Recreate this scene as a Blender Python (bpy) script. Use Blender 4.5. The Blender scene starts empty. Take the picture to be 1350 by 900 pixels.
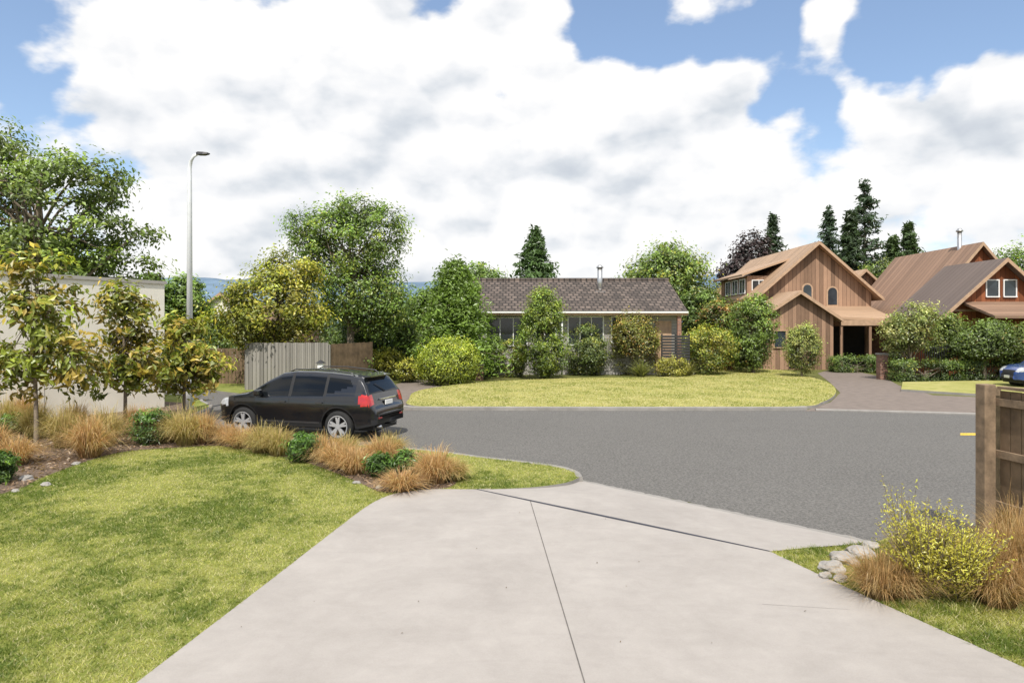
import bpy, math, random
import numpy as np
from mathutils import Vector, Matrix, noise
random.seed(3)
H=2.7; F=900.0; HV=430.0
def G(u,v,z=0.0):
    d=(H-z)*F/(v-HV); return ((u-675)/F*d, d)
def at(u,d): return (u-675)/F*d
def zat(v,d): return H-(v-HV)/F*d
scene=bpy.context.scene
COL=scene.collection
LF=1.8
# ---------------------------------------------------------------- materials
def newmat(name):
    m=bpy.data.materials.new(name); m.use_nodes=True
    nt=m.node_tree; nt.nodes.clear()
    out=nt.nodes.new('ShaderNodeOutputMaterial'); b=nt.nodes.new('ShaderNodeBsdfPrincipled')
    nt.links.new(b.outputs[0],out.inputs[0]); return m,nt,b,out
def mth(nt,op,a,b=None,c=None,clamp=False):
    n=nt.nodes.new('ShaderNodeMath'); n.operation=op; n.use_clamp=clamp
    for i,v in enumerate((a,b,c)):
        if v is None: continue
        if isinstance(v,(int,float)): n.inputs[i].default_value=v
        else: nt.links.new(v,n.inputs[i])
    return n.outputs[0]
def ntex(nt,vec,scale,detail=4,rough=0.55,dist=0.0):
    n=nt.nodes.new('ShaderNodeTexNoise'); n.inputs['Scale'].default_value=scale
    n.inputs['Detail'].default_value=detail; n.inputs['Roughness'].default_value=rough
    n.inputs['Distortion'].default_value=dist
    if vec is not None: nt.links.new(vec,n.inputs['Vector'])
    return n.outputs[0]
def ramp(nt,fac,stops):
    n=nt.nodes.new('ShaderNodeValToRGB'); cr=n.color_ramp
    while len(cr.elements)<len(stops): cr.elements.new(0.5)
    for e,(p,c) in zip(cr.elements,stops):
        e.position=p; e.color=(c[0],c[1],c[2],1)
    nt.links.new(fac,n.inputs[0]); return n.outputs[0]
def mixc(nt,fac,a,b,mode='MIX'):
    n=nt.nodes.new('ShaderNodeMix'); n.data_type='RGBA'; n.blend_type=mode
    for idx,v in ((0,fac),(6,a),(7,b)):
        if isinstance(v,(int,float)): n.inputs[idx].default_value=v
        elif isinstance(v,tuple): n.inputs[idx].default_value=(v[0],v[1],v[2],1)
        else: nt.links.new(v,n.inputs[idx])
    return n.outputs[2]
def bump(nt,b,h,strength=0.4,dist=0.02):
    n=nt.nodes.new('ShaderNodeBump'); n.inputs['Strength'].default_value=strength
    n.inputs['Distance'].default_value=dist
    nt.links.new(h,n.inputs['Height']); nt.links.new(n.outputs[0],b.inputs['Normal'])
def objc(nt):
    return nt.nodes.new('ShaderNodeTexCoord').outputs['Object']
def sc(c,k): return tuple(x*k for x in c)
def basic(name,c,rough=0.7,ns=6,var=0.2,bs=None,bstr=0.3,bd=0.01,metal=0,spec=0.4,coat=0):
    m,nt,b,o=newmat(name); v=objc(nt)
    n=ntex(nt,v,ns,4)
    nt.links.new(ramp(nt,n,[(0.25,sc(c,1-var)),(0.75,sc(c,1+var))]),b.inputs['Base Color'])
    b.inputs['Roughness'].default_value=rough; b.inputs['Metallic'].default_value=metal
    b.inputs['Specular IOR Level'].default_value=spec; b.inputs['Coat Weight'].default_value=coat
    if bs: bump(nt,b,ntex(nt,v,bs,3),bstr,bd)
    return m
def foliage_mat(name='foliage',tr=0.35,gl=0.05):
    m,nt,b,o=newmat(name); nt.nodes.remove(b)
    a=nt.nodes.new('ShaderNodeAttribute'); a.attribute_name='col'
    df=nt.nodes.new('ShaderNodeBsdfDiffuse'); nt.links.new(a.outputs['Color'],df.inputs[0])
    t=nt.nodes.new('ShaderNodeBsdfTranslucent')
    tc=mixc(nt,1.0,a.outputs['Color'],(1.2,1.3,0.7),'MULTIPLY'); nt.links.new(tc,t.inputs[0])
    mx=nt.nodes.new('ShaderNodeMixShader'); mx.inputs[0].default_value=tr
    nt.links.new(df.outputs[0],mx.inputs[1]); nt.links.new(t.outputs[0],mx.inputs[2])
    g=nt.nodes.new('ShaderNodeBsdfGlossy'); g.inputs['Roughness'].default_value=0.42; g.inputs[0].default_value=(0.9,0.95,0.9,1)
    m2=nt.nodes.new('ShaderNodeMixShader'); m2.inputs[0].default_value=gl
    nt.links.new(mx.outputs[0],m2.inputs[1]); nt.links.new(g.outputs[0],m2.inputs[2]); nt.links.new(m2.outputs[0],o.inputs[0])
    return m
M={}
M['leaf']=foliage_mat()
M['blade']=foliage_mat('grass_blade',0.4,0.02)
M['bark']=basic('bark',(0.20,0.16,0.12),0.9,12,0.4,40,0.6)
def asphalt():
    m,nt,b,o=newmat('asphalt'); v=objc(nt)
    big=ntex(nt,v,0.3,6,0.65,0.8); fine=ntex(nt,v,60,3,0.7); mid=ntex(nt,v,5,4,0.6); grit=ntex(nt,v,22,4,0.75)
    c=ramp(nt,big,[(0.3,(0.10,0.095,0.088)),(0.7,(0.165,0.157,0.145))])
    c=mixc(nt,0.5,c,ramp(nt,fine,[(0.38,(0.05,0.048,0.046)),(0.62,(0.25,0.24,0.225))]))
    c=mixc(nt,0.35,c,ramp(nt,mid,[(0.3,(0.085,0.082,0.077)),(0.7,(0.185,0.176,0.163))]))
    c=mixc(nt,0.45,c,ramp(nt,grit,[(0.40,(0.055,0.053,0.05)),(0.5,(0.13,0.125,0.117)),(0.62,(0.25,0.24,0.22))]))
    nt.links.new(c,b.inputs['Base Color']); b.inputs['Roughness'].default_value=0.9; b.inputs['Specular IOR Level'].default_value=0.25
    bump(nt,b,mth(nt,'ADD',fine,grit),0.6,0.012); return m
M['asphalt']=asphalt()
def concrete(name,c0,c1):
    m,nt,b,o=newmat(name); v=objc(nt)
    big=ntex(nt,v,0.8,6,0.62,0.6); mid=ntex(nt,v,4,6,0.65,0.4); fine=ntex(nt,v,90,3,0.7)
    f=mth(nt,'ADD',mth(nt,'MULTIPLY',big,0.6),mth(nt,'MULTIPLY',mid,0.4))
    c=ramp(nt,f,[(0.34,c0),(0.68,c1)])
    c=mixc(nt,0.12,c,ramp(nt,fine,[(0.3,sc(c0,0.6)),(0.7,sc(c1,1.2))]))
    st=ntex(nt,v,11,4,0.6,1.0); sp=ramp(nt,st,[(0.70,(0,0,0)),(0.80,(1,1,1))])
    s2=mth(nt,'MULTIPLY',sp,0.18); c=mixc(nt,s2,c,sc(c0,0.6))
    mp=nt.nodes.new('ShaderNodeMapping'); nt.links.new(v,mp.inputs[0]); mp.inputs['Scale'].default_value=(0.7,3.2,1); mp.inputs['Rotation'].default_value=(0,0,0.25)
    sw=ntex(nt,mp.outputs[0],1.0,5,0.6,1.5); c=mixc(nt,mth(nt,'MULTIPLY',ramp(nt,sw,[(0.5,(0,0,0)),(0.72,(1,1,1))]),0.16),c,sc(c0,0.8))
    nt.links.new(c,b.inputs['Base Color']); b.inputs['Roughness'].default_value=0.8
    bump(nt,b,mth(nt,'ADD',mth(nt,'MULTIPLY',fine,0.4),mid),0.2,0.01); return m
M['concrete']=concrete('concrete',(0.305,0.278,0.254),(0.405,0.373,0.343))
M['kerb']=concrete('kerb_concrete',(0.19,0.18,0.165),(0.33,0.31,0.285))
def lawnmat(name,a,b_,c_):
    m,nt,b,o=newmat(name); v=objc(nt)
    n1=ntex(nt,v,0.9,6,0.65,0.8); n2=ntex(nt,v,14,5,0.7); n3=ntex(nt,v,70,3,0.7)
    f=mth(nt,'ADD',mth(nt,'MULTIPLY',n1,0.5),mth(nt,'ADD',mth(nt,'MULTIPLY',n2,0.3),mth(nt,'MULTIPLY',n3,0.2)))
    nt.links.new(ramp(nt,f,[(0.36,a),(0.5,b_),(0.64,c_)]),b.inputs['Base Color'])
    b.inputs['Roughness'].default_value=0.9; b.inputs['Specular IOR Level'].default_value=0.15
    bump(nt,b,n3,0.4,0.03); return m
M['lawn']=lawnmat('lawn_turf',(0.11,0.14,0.025),(0.21,0.235,0.055),(0.34,0.33,0.12))
M['farlawn']=lawnmat('dry_lawn_turf',(0.22,0.24,0.055),(0.35,0.335,0.11),(0.47,0.42,0.19))
M['ground']=lawnmat('ground_soil_and_grass',(0.07,0.07,0.025),(0.12,0.13,0.035),(0.18,0.16,0.07))
M['mulch']=basic('bark_mulch',(0.17,0.12,0.085),0.95,30,0.6,60,0.9,0.04)
M['rock']=basic('rock',(0.34,0.32,0.295),0.9,5,0.35,20,0.6,0.03)
def boards(name,c,width=0.15,var=0.35,axis='xy',gap=0.06,rough=0.8,gapdark=0.25):
    m,nt,b,o=newmat(name); v=objc(nt)
    s=nt.nodes.new('ShaderNodeSeparateXYZ'); nt.links.new(v,s.inputs[0])
    if axis=='xy': t=mth(nt,'ADD',s.outputs[0],s.outputs[1])
    elif axis=='z': t=s.outputs[2]
    elif axis=='y': t=s.outputs[1]
    else: t=s.outputs[0]
    t=mth(nt,'DIVIDE',t,width); fl=mth(nt,'FLOOR',t); fr=mth(nt,'FRACT',t)
    wn=nt.nodes.new('ShaderNodeTexWhiteNoise'); wn.noise_dimensions='1D'; nt.links.new(fl,wn.inputs['W'])
    mp=nt.nodes.new('ShaderNodeMapping'); nt.links.new(v,mp.inputs[0]); mp.inputs['Scale'].default_value=(18,18,1.6) if axis!='z' else (1.6,1.6,18)
    g=ntex(nt,mp.outputs[0],1.0,4,0.65); g2=ntex(nt,v,0.6,4,0.6)
    f=mth(nt,'ADD',mth(nt,'MULTIPLY',wn.outputs['Value'],0.4),mth(nt,'ADD',mth(nt,'MULTIPLY',g,0.3),mth(nt,'MULTIPLY',g2,0.3)))
    cc=ramp(nt,f,[(0.15,sc(c,1-var)),(0.8,sc(c,1+var))])
    ed=mth(nt,'LESS_THAN',fr,gap)
    cc=mixc(nt,ed,cc,sc(c,gapdark))
    nt.links.new(cc,b.inputs['Base Color']); b.inputs['Roughness'].default_value=rough
    b.inputs['Specular IOR Level'].default_value=0.25
    bump(nt,b,mth(nt,'SUBTRACT',1.0,ed),0.6,0.02); return m
M['cedar']=boards('weathered_cedar_boards',(0.28,0.175,0.115),0.26,0.6)
M['redcedar']=boards('red_cedar_boards',(0.22,0.075,0.032),0.26,0.5)
M['greyfence']=boards('grey_fence_palings',(0.24,0.225,0.20),0.15,0.35,gap=0.09)
M['rail']=basic('fence_timber',(0.22,0.155,0.10),0.85,8,0.45,50,0.3)
M['paling']=basic('fence_paling_timber',(0.17,0.115,0.07),0.85,3,0.5,50,0.3)
def tiles(name,c,w,h,axis=0,var=0.25):
    m,nt,b,o=newmat(name); v=objc(nt)
    s=nt.nodes.new('ShaderNodeSeparateXYZ'); nt.links.new(v,s.inputs[0])
    cb=nt.nodes.new('ShaderNodeCombineXYZ')
    if axis==0: nt.links.new(s.outputs[0],cb.inputs[0]); nt.links.new(s.outputs[1],cb.inputs[1])
    elif axis==1: nt.links.new(s.outputs[1],cb.inputs[0]); nt.links.new(s.outputs[0],cb.inputs[1])
    else:
        nt.links.new(mth(nt,'ADD',s.outputs[0],s.outputs[1]),cb.inputs[0]); nt.links.new(s.outputs[2],cb.inputs[1])
    br=nt.nodes.new('ShaderNodeTexBrick'); nt.links.new(cb.outputs[0],br.inputs['Vector'])
    br.inputs['Color1'].default_value=(*sc(c,1-var),1); br.inputs['Color2'].default_value=(*sc(c,1+var),1)
    br.inputs['Mortar'].default_value=(*(sc(c,0.3) if axis<2 else (0.3,0.28,0.25)),1)
    br.inputs['Scale'].default_value=1.0; br.inputs['Brick Width'].default_value=w; br.inputs['Row Height'].default_value=h
    br.inputs['Mortar Size'].default_value=h*(0.14 if axis<2 else 0.09); br.inputs['Mortar Smooth'].default_value=0.4
    n=ntex(nt,v,1.5,5,0.6)
    c2=mixc(nt,0.6,br.outputs['Color'],ramp(nt,n,[(0.3,(0.55,0.55,0.55)),(0.7,(1.5,1.45,1.4))]),'MULTIPLY')
    nt.links.new(c2,b.inputs['Base Color']); b.inputs['Roughness'].default_value=0.75
    bump(nt,b,mth(nt,'SUBTRACT',1.0,br.outputs['Fac']),0.8,0.03); return m
M['darktile']=tiles('dark_concrete_roof_tiles',(0.105,0.082,0.068),0.34,0.36,0,0.4)
M['brick']=tiles('brick_masonry',(0.26,0.13,0.09),0.24,0.086,2,0.25)
M['tanroof']=boards('tan_metal_roofing',(0.40,0.27,0.175),0.45,0.2,axis='y',gap=0.10,rough=0.6,gapdark=0.6)
M['brownroof']=boards('brown_metal_roofing',(0.26,0.165,0.112),0.42,0.25,axis='y',gap=0.10,rough=0.6,gapdark=0.6)
M['greybrownroof']=boards('greybrown_metal_roofing',(0.15,0.115,0.098),0.42,0.15,axis='y',gap=0.10,rough=0.6,gapdark=0.6)
M['plaster']=basic('cream_plaster',(0.76,0.72,0.63),0.85,1.2,0.09,40,0.15)
M['plastercap']=basic('wall_capping',(0.36,0.34,0.31),0.6,2,0.1)
M['white']=basic('white_paint',(0.75,0.75,0.73),0.5,3,0.05)
M['galv']=basic('galvanised_painted_steel',(0.74,0.76,0.78),0.45,4,0.08,metal=0.1)
M['flue']=basic('stainless_flue',(0.5,0.5,0.5),0.35,4,0.15,metal=0.8)
M['darkmetal']=basic('dark_metal',(0.03,0.03,0.032),0.5,4,0.1)
M['trim']=basic('timber_trim',(0.42,0.28,0.18),0.7,5,0.2)
M['dark']=basic('dark_interior',(0.02,0.018,0.016),0.9,4,0.2)
def glass(name,c=(0.02,0.025,0.03),spec=0.6):
    m,nt,b,o=newmat(name); v=objc(nt)
    nt.links.new(ramp(nt,ntex(nt,v,0.8,3),[(0.4,c),(0.7,sc(c,2.5))]),b.inputs['Base Color'])
    b.inputs['Roughness'].default_value=0.06; b.inputs['Specular IOR Level'].default_value=spec; return m
M['glass']=glass('window_glass')
# ---------------------------------------------------------------- mesh helpers
def link(o,parent=None):
    COL.objects.link(o)
    if parent is not None: o.parent=parent
    return o
def empty(name,loc=(0,0,0),rz=0):
    e=bpy.data.objects.new(name,None); e.empty_display_size=0.5
    e.location=loc; e.rotation_euler=(0,0,rz); return link(e)
def mk(name,verts,faces,mats,mi=None,parent=None,smooth=False,loc=(0,0,0)):
    me=bpy.data.meshes.new(name); me.from_pydata([tuple(v) for v in verts],[],[tuple(f) for f in faces])
    for m in (mats if isinstance(mats,(list,tuple)) else [mats]): me.materials.append(m)
    if mi is not None: me.polygons.foreach_set('material_index',mi)
    if smooth: me.polygons.foreach_set('use_smooth',[True]*len(me.polygons))
    me.update(); o=bpy.data.objects.new(name,me); o.location=loc
    return link(o,parent)
def fastmesh(name,V,Q,k,mats,mi=None,col=None,parent=None,extra=None,smooth=None):
    me=bpy.data.meshes.new(name)
    V=np.asarray(V,dtype=np.float32); Q=np.asarray(Q,dtype=np.int32)
    nv=len(V); nf=len(Q); loops=Q.reshape(-1); starts=np.arange(nf)*k; tot=np.full(nf,k)
    mat=np.zeros(nf,dtype=np.int32)
    if extra is not None:
        EV,EF=extra; EV=np.asarray(EV,dtype=np.float32)
        EF=np.asarray(EF,dtype=np.int32)+nv
        V=np.vstack([V,EV]); base=len(loops)
        loops=np.concatenate([loops,EF.reshape(-1)])
        starts=np.concatenate([starts,base+np.arange(len(EF))*4]); tot=np.concatenate([tot,np.full(len(EF),4)])
        mat=np.concatenate([mat,np.ones(len(EF),dtype=np.int32)])
    me.vertices.add(len(V)); me.vertices.foreach_set('co',V.reshape(-1))
    me.loops.add(len(loops)); me.loops.foreach_set('vertex_index',loops.astype(np.int32))
    me.polygons.add(len(starts)); me.polygons.foreach_set('loop_start',starts.astype(np.int32))
    try: me.polygons.foreach_set('loop_total',tot.astype(np.int32))
    except Exception: pass
    for m in mats: me.materials.append(m)
    me.polygons.foreach_set('material_index',mat)
    sm=np.zeros(len(starts),dtype=bool); sm[nf:]=True
    me.polygons.foreach_set('use_smooth',sm)
    me.update(calc_edges=True)
    if col is not None:
        a=me.color_attributes.new('col','FLOAT_COLOR','POINT')
        c=np.ones((len(V),4),dtype=np.float32); c[:,:3]=0.1; c[:nv,:3]=np.minimum(col,0.7)
        a.data.foreach_set('color',c.reshape(-1))
    o=bpy.data.objects.new(name,me); return link(o,parent)
def box(parent,name,x0,x1,y0,y1,z0,z1,mat,bevel=0):
    v=[(x0,y0,z0),(x1,y0,z0),(x1,y1,z0),(x0,y1,z0),(x0,y0,z1),(x1,y0,z1),(x1,y1,z1),(x0,y1,z1)]
    f=[(0,3,2,1),(4,5,6,7),(0,1,5,4),(1,2,6,5),(2,3,7,6),(3,0,4,7)]
    o=mk(name,v,f,mat,parent=parent)
    if bevel:
        b=o.modifiers.new('b','BEVEL'); b.width=bevel; b.segments=2
    return o
def catmull(P,n=6,closed=False):
    P=[np.array(p,float) for p in P]; N=len(P); out=[]
    rng=range(N) if closed else range(N-1)
    for i in rng:
        p1=P[i]; p2=P[(i+1)%N]
        p0=P[i-1] if (closed or i>0) else 2*p1-p2
        p3=P[(i+2)%N] if (closed or i+2<N) else 2*p2-p1
        for k in range(n):
            t=k/n
            out.append(0.5*((2*p1)+(-p0+p2)*t+(2*p0-5*p1+4*p2-p3)*t*t+(-p0+3*p1-3*p2+p3)*t**3))
    if not closed: out.append(P[-1])
    return [tuple(p) for p in out]
def sheet(name,pts,z,mat,parent=None):
    return mk(name,[(p[0],p[1],z) for p in pts],[list(range(len(pts)))],mat,parent=parent)
def slab(name,pts,z0,z1,mats,parent=None):
    n=len(pts)
    a=sum(pts[i][0]*pts[(i+1)%n][1]-pts[(i+1)%n][0]*pts[i][1] for i in range(n))
    if a<0: pts=pts[::-1]
    v=[(p[0],p[1],z1) for p in pts]+[(p[0],p[1],z0) for p in pts]
    f=[list(range(n))]+[(i,i+n,(i+1)%n+n,(i+1)%n) for i in range(n)]
    return mk(name,v,f,mats,[0]+[1]*n,parent)
def ribbon(name,pts,w,z0,z1,mat,parent=None):
    P=[np.array(p[:2],float) for p in pts]; n=len(P); V=[];Fc=[]
    for i in range(n):
        d=P[min(i+1,n-1)]-P[max(i-1,0)]; d/=np.linalg.norm(d)+1e-9; nn=np.array((-d[1],d[0]))
        a=P[i]-nn*w/2; b=P[i]+nn*w/2; a2=P[i]-nn*(w/2-0.02); b2=P[i]+nn*(w/2-0.02)
        V+=[(a[0],a[1],z0),(a[0],a[1],z1-0.02),(a2[0],a2[1],z1),(b2[0],b2[1],z1),(b[0],b[1],z1-0.02),(b[0],b[1],z0)]
    for i in range(n-1):
        for k in range(5):
            Fc.append((i*6+k,(i+1)*6+k,(i+1)*6+k+1,i*6+k+1))
    Fc.append(tuple(range(6))); Fc.append(tuple(range((n-1)*6,n*6))[::-1])
    return mk(name,V,Fc,mat,parent=parent)
def tube(pts,rad,s=7):
    pts=[np.array(p,float) for p in pts]; V=[];Fc=[]; n=len(pts)
    for i,p in enumerate(pts):
        d=pts[min(i+1,n-1)]-pts[max(i-1,0)]; d/=np.linalg.norm(d)+1e-9
        a=np.cross(d,(0.13,0.97,0.2)) if abs(d[2])>0.7 else np.cross(d,(0,0,1)); a/=np.linalg.norm(a)+1e-9; b=np.cross(d,a)
        for k in range(s):
            t=2*math.pi*k/s; V.append(p+(a*math.cos(t)+b*math.sin(t))*rad[i])
    for i in range(n-1):
        for k in range(s): Fc.append((i*s+k,i*s+(k+1)%s,(i+1)*s+(k+1)%s,(i+1)*s+k))
    return V,Fc
def tubes_join(L):
    V=[];Fc=[]
    for v,f in L:
        o=len(V); V+=list(v); Fc+=[tuple(i+o for i in q) for q in f]
    return V,Fc
def tubeobj(name,pts,rad,mat,parent=None,s=10):
    V,Fc=tube(pts,rad,s); n=len(pts)
    Fc=[tuple(q) for q in Fc]+[tuple(range(s))[::-1],tuple(range((n-1)*s,n*s))]
    return mk(name,V,Fc,mat,parent=parent,smooth=True)
# ---------------------------------------------------------------- foliage
def unit(a): return a/(np.linalg.norm(a,axis=1,keepdims=True)+1e-9)
def cards(rng,C,nrm,size,aspect,col):
    n=len(C); t=unit(np.cross(nrm,rng.normal(size=(n,3)))); b=np.cross(nrm,t)
    s=size[:,None]
    droop=np.array((0,0,-0.25))
    p0=C-t*s*0.5; p2=C+t*s*0.5+droop*s*0.3; m=C-t*s*0.05+nrm*s*0.08
    p1=m+b*s*aspect*0.5; p3=m-b*s*aspect*0.5
    V=np.stack([p0,p1,p2,p3],1).reshape(-1,3)
    return V,np.repeat(col,4,axis=0)
def crown(rng,blobs,ncl,cr,nleaf,leaf,col,shell=0.6,flat=0.75,sq=None,aspect=0.5,yel=0.15,ycol=(0.25,0.24,0.04),var=0.4,dark_low=0.45):
    B=np.array(blobs,float); w=(B[:,3]*B[:,4]*B[:,5])**(2/3); w/=w.sum()
    idx=rng.choice(len(B),ncl,p=w); d=unit(rng.normal(size=(ncl,3)))
    dd=d.copy()
    if sq: dd=np.sign(d)*np.abs(d)**sq; dd/= (np.max(np.abs(dd),axis=1,keepdims=True)*0.6+0.4)
    r=rng.uniform(shell,1.0,ncl)**0.7
    C=B[idx,:3]+dd*B[idx,3:6]*r[:,None]
    k=rng.uniform(1-var,1+var,ncl)*(1-dark_low+dark_low*(0.5+0.5*d[:,2])*1.6)  # random clump tone, times under-crown shade painted into the leaf colour
    li=np.repeat(np.arange(ncl),nleaf); n=len(li)
    off=rng.normal(size=(n,3))*cr*0.45*np.array((1,1,flat))
    crs=rng.uniform(0.6,1.3,ncl)[li][:,None]
    P=C[li]+off*crs
    P[:,2]=np.maximum(P[:,2],0.03)
    nr=unit(d[li]*0.6+unit(off)*0.5+rng.normal(size=(n,3))*0.45+np.array((0,-0.1,0.35)))
    ysel=(rng.random(ncl)*0.6+0.4*rng.random(ncl))[li]*0.6+rng.random(n)*0.4
    base=np.array(col)[None]*np.ones((n,1)); yy=np.clip((ysel-(1-yel*2))*4,0,1)[:,None]
    cc=base*(1-yy)+np.array(ycol)[None]*yy
    inner_shade=np.clip(0.60+0.62*(off*d[li]).sum(1)/(cr+1e-6)+0.18*off[:,2]/(cr*flat),0.36,1.35)  # shade inside each clump, painted into the leaf colour
    cc=cc*(k[li]*rng.uniform(0.8,1.2,n)*inner_shade)[:,None]*LF*np.array((1.05,1.0,0.85))
    V,c=cards(rng,P,nr,rng.uniform(0.65,1.3,n)*leaf,aspect,cc)
    return V,c,C
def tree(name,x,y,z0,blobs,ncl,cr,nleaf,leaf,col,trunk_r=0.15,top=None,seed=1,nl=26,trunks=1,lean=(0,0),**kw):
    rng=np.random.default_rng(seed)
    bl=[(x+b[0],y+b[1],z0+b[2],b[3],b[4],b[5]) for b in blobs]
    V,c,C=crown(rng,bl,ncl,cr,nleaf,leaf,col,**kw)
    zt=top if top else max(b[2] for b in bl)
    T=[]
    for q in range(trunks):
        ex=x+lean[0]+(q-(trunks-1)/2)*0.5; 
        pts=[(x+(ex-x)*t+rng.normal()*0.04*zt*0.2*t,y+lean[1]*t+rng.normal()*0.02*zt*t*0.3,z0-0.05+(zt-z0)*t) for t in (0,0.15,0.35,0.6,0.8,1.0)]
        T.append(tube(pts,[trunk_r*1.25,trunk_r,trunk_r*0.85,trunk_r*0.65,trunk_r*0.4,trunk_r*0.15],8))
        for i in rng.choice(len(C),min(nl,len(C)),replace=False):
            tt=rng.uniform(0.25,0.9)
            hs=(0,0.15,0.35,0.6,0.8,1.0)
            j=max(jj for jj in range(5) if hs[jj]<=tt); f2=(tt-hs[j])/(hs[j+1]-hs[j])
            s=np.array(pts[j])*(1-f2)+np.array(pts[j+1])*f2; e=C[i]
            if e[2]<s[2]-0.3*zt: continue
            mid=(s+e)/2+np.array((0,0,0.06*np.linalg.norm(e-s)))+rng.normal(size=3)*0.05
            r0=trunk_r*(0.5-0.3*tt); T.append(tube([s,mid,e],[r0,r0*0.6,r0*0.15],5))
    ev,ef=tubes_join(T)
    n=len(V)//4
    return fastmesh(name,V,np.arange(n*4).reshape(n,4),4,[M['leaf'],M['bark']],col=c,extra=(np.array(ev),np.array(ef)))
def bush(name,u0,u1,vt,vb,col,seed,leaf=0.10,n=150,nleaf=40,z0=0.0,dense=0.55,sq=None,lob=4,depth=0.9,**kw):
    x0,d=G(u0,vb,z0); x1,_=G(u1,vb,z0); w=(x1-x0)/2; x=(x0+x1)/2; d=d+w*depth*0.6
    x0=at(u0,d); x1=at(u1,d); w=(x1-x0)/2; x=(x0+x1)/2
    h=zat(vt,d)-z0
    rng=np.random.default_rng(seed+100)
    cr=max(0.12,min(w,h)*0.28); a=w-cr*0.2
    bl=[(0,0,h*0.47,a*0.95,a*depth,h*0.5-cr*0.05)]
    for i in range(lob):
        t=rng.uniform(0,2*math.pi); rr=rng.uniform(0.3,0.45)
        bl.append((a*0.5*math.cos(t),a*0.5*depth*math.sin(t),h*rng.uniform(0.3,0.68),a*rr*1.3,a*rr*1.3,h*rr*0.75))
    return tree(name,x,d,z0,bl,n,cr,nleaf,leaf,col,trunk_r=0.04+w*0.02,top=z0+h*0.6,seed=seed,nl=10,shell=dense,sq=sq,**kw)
def conifer(name,x,y,h,r,col,seed,levels=26,per=11,droop=0.25,leaf=0.35,z0=0,base=0.08,power=0.9,nl=26,bare=0.0,jit=0.08):
    rng=np.random.default_rng(seed); P=[];N=[];S=[];K=[];T=[tube([(x,y,z0),(x,y,z0+h*0.5),(x,y,z0+h)],[h*0.02,h*0.012,0.01],6)]
    for l in range(levels):
        t=base+(1-base)*l/(levels-1); z=z0+h*t; rr=r*(max(0.0,1-t)**power)*rng.uniform(0.72,1.12)+0.05*r
        for k in range(per):
            a=rng.uniform(0,2*math.pi); L=rr*rng.uniform(0.55,1.15); ca,sa=math.cos(a),math.sin(a); zz=z+rng.normal()*h/levels*0.5
            s=np.linspace(bare,1,nl)**0.8
            px=x+ca*L*s; py=y+sa*L*s; pz=zz-L*droop*s+L*0.12*s*s
            p=np.stack([px,py,pz],1)+rng.normal(size=(nl,3))*np.array((jit,jit,jit*0.7))*min(r,3)*(1.1-s[:,None]*0.5)
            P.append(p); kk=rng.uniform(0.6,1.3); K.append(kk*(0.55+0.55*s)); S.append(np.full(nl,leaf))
            N.append(unit(rng.normal(size=(nl,3))*0.6+np.array((ca*0.4,sa*0.4,0.8))))
            if k<4: T.append(tube([(x,y,zz),(x+ca*L*0.9,y+sa*L*0.9,zz-L*droop*0.9)],[h*0.006,h*0.001],4))
    P=np.vstack(P);N=np.vstack(N);S=np.concatenate(S)*rng.uniform(0.6,1.3,len(P));K=np.concatenate(K)
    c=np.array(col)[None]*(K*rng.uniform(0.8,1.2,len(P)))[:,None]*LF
    V,c=cards(rng,P,N,S,0.38,c); n=len(V)//4
    ev,ef=tubes_join(T)
    return fastmesh(name,V,np.arange(n*4).reshape(n,4),4,[M['leaf'],M['bark']],col=c,extra=(np.array(ev),np.array(ef)))
def tussock(name,x,y,z0,r,h,n,c1,c2,seed,w=0.012,stiff=0.5,base=0.12,parent=None):
    rng=np.random.default_rng(seed); a=rng.uniform(0,2*math.pi,n); R=r*rng.uniform(0.1,1.1,n); Hh=h*rng.uniform(0.55,1.15,n)*(1.15-0.45*R/r)
    b=base*np.sqrt(rng.random(n)); a0=a+rng.normal(size=n)*0.5
    bx=x+b*np.cos(a0); by=y+b*np.sin(a0); T=np.array((0,0.25,0.5,0.75,1.0)); L=len(T)
    dirx=np.cos(a);diry=np.sin(a); W=w*rng.uniform(0.6,1.3,n); V=np.zeros((n,L,2,3)); C=np.zeros((n,L,2,3))
    mix=rng.random(n)[:,None]; col=np.array(c1)[None]*(1-mix)+np.array(c2)[None]*mix; col*=rng.uniform(0.6,1.35,n)[:,None]
    fall=rng.uniform(0.0,1.0,n)*(1-stiff)*2.0
    tw=rng.normal(size=n)*0.5
    for i,t in enumerate(T):
        ro=R*(t**1.5); z=z0+Hh*(1.75*t-0.75*t*t-fall*0.6*t**3); z=np.maximum(z,z0+0.01)
        sx=bx+dirx*ro; sy=by+diry*ro; ww=W*(1-t*0.9)*0.5
        px=-diry*np.cos(tw)+dirx*np.sin(tw); py=dirx*np.cos(tw)+diry*np.sin(tw)
        V[:,i,0]=np.stack([sx-px*ww,sy-py*ww,z],1); V[:,i,1]=np.stack([sx+px*ww,sy+py*ww,z],1)
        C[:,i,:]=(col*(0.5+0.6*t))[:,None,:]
    base_i=np.arange(n)[:,None]*L*2; q=[]
    for i in range(L-1): q.append(base_i+np.array([[i*2,i*2+1,i*2+3,i*2+2]]))
    Q=np.concatenate(q,0)
    return fastmesh(name,V.reshape(-1,3),Q,4,[M['blade']],col=C.reshape(-1,3),parent=parent)
def inpoly(P,poly):
    x=P[:,0];y=P[:,1]; ins=np.zeros(len(P),bool); n=len(poly)
    for i in range(n):
        x1,y1=poly[i][:2];x2,y2=poly[(i+1)%n][:2]
        if y1==y2: continue
        c=((y1>y)!=(y2>y))&(x<(x2-x1)*(y-y1)/(y2-y1)+x1); ins^=c
    return ins
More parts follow.
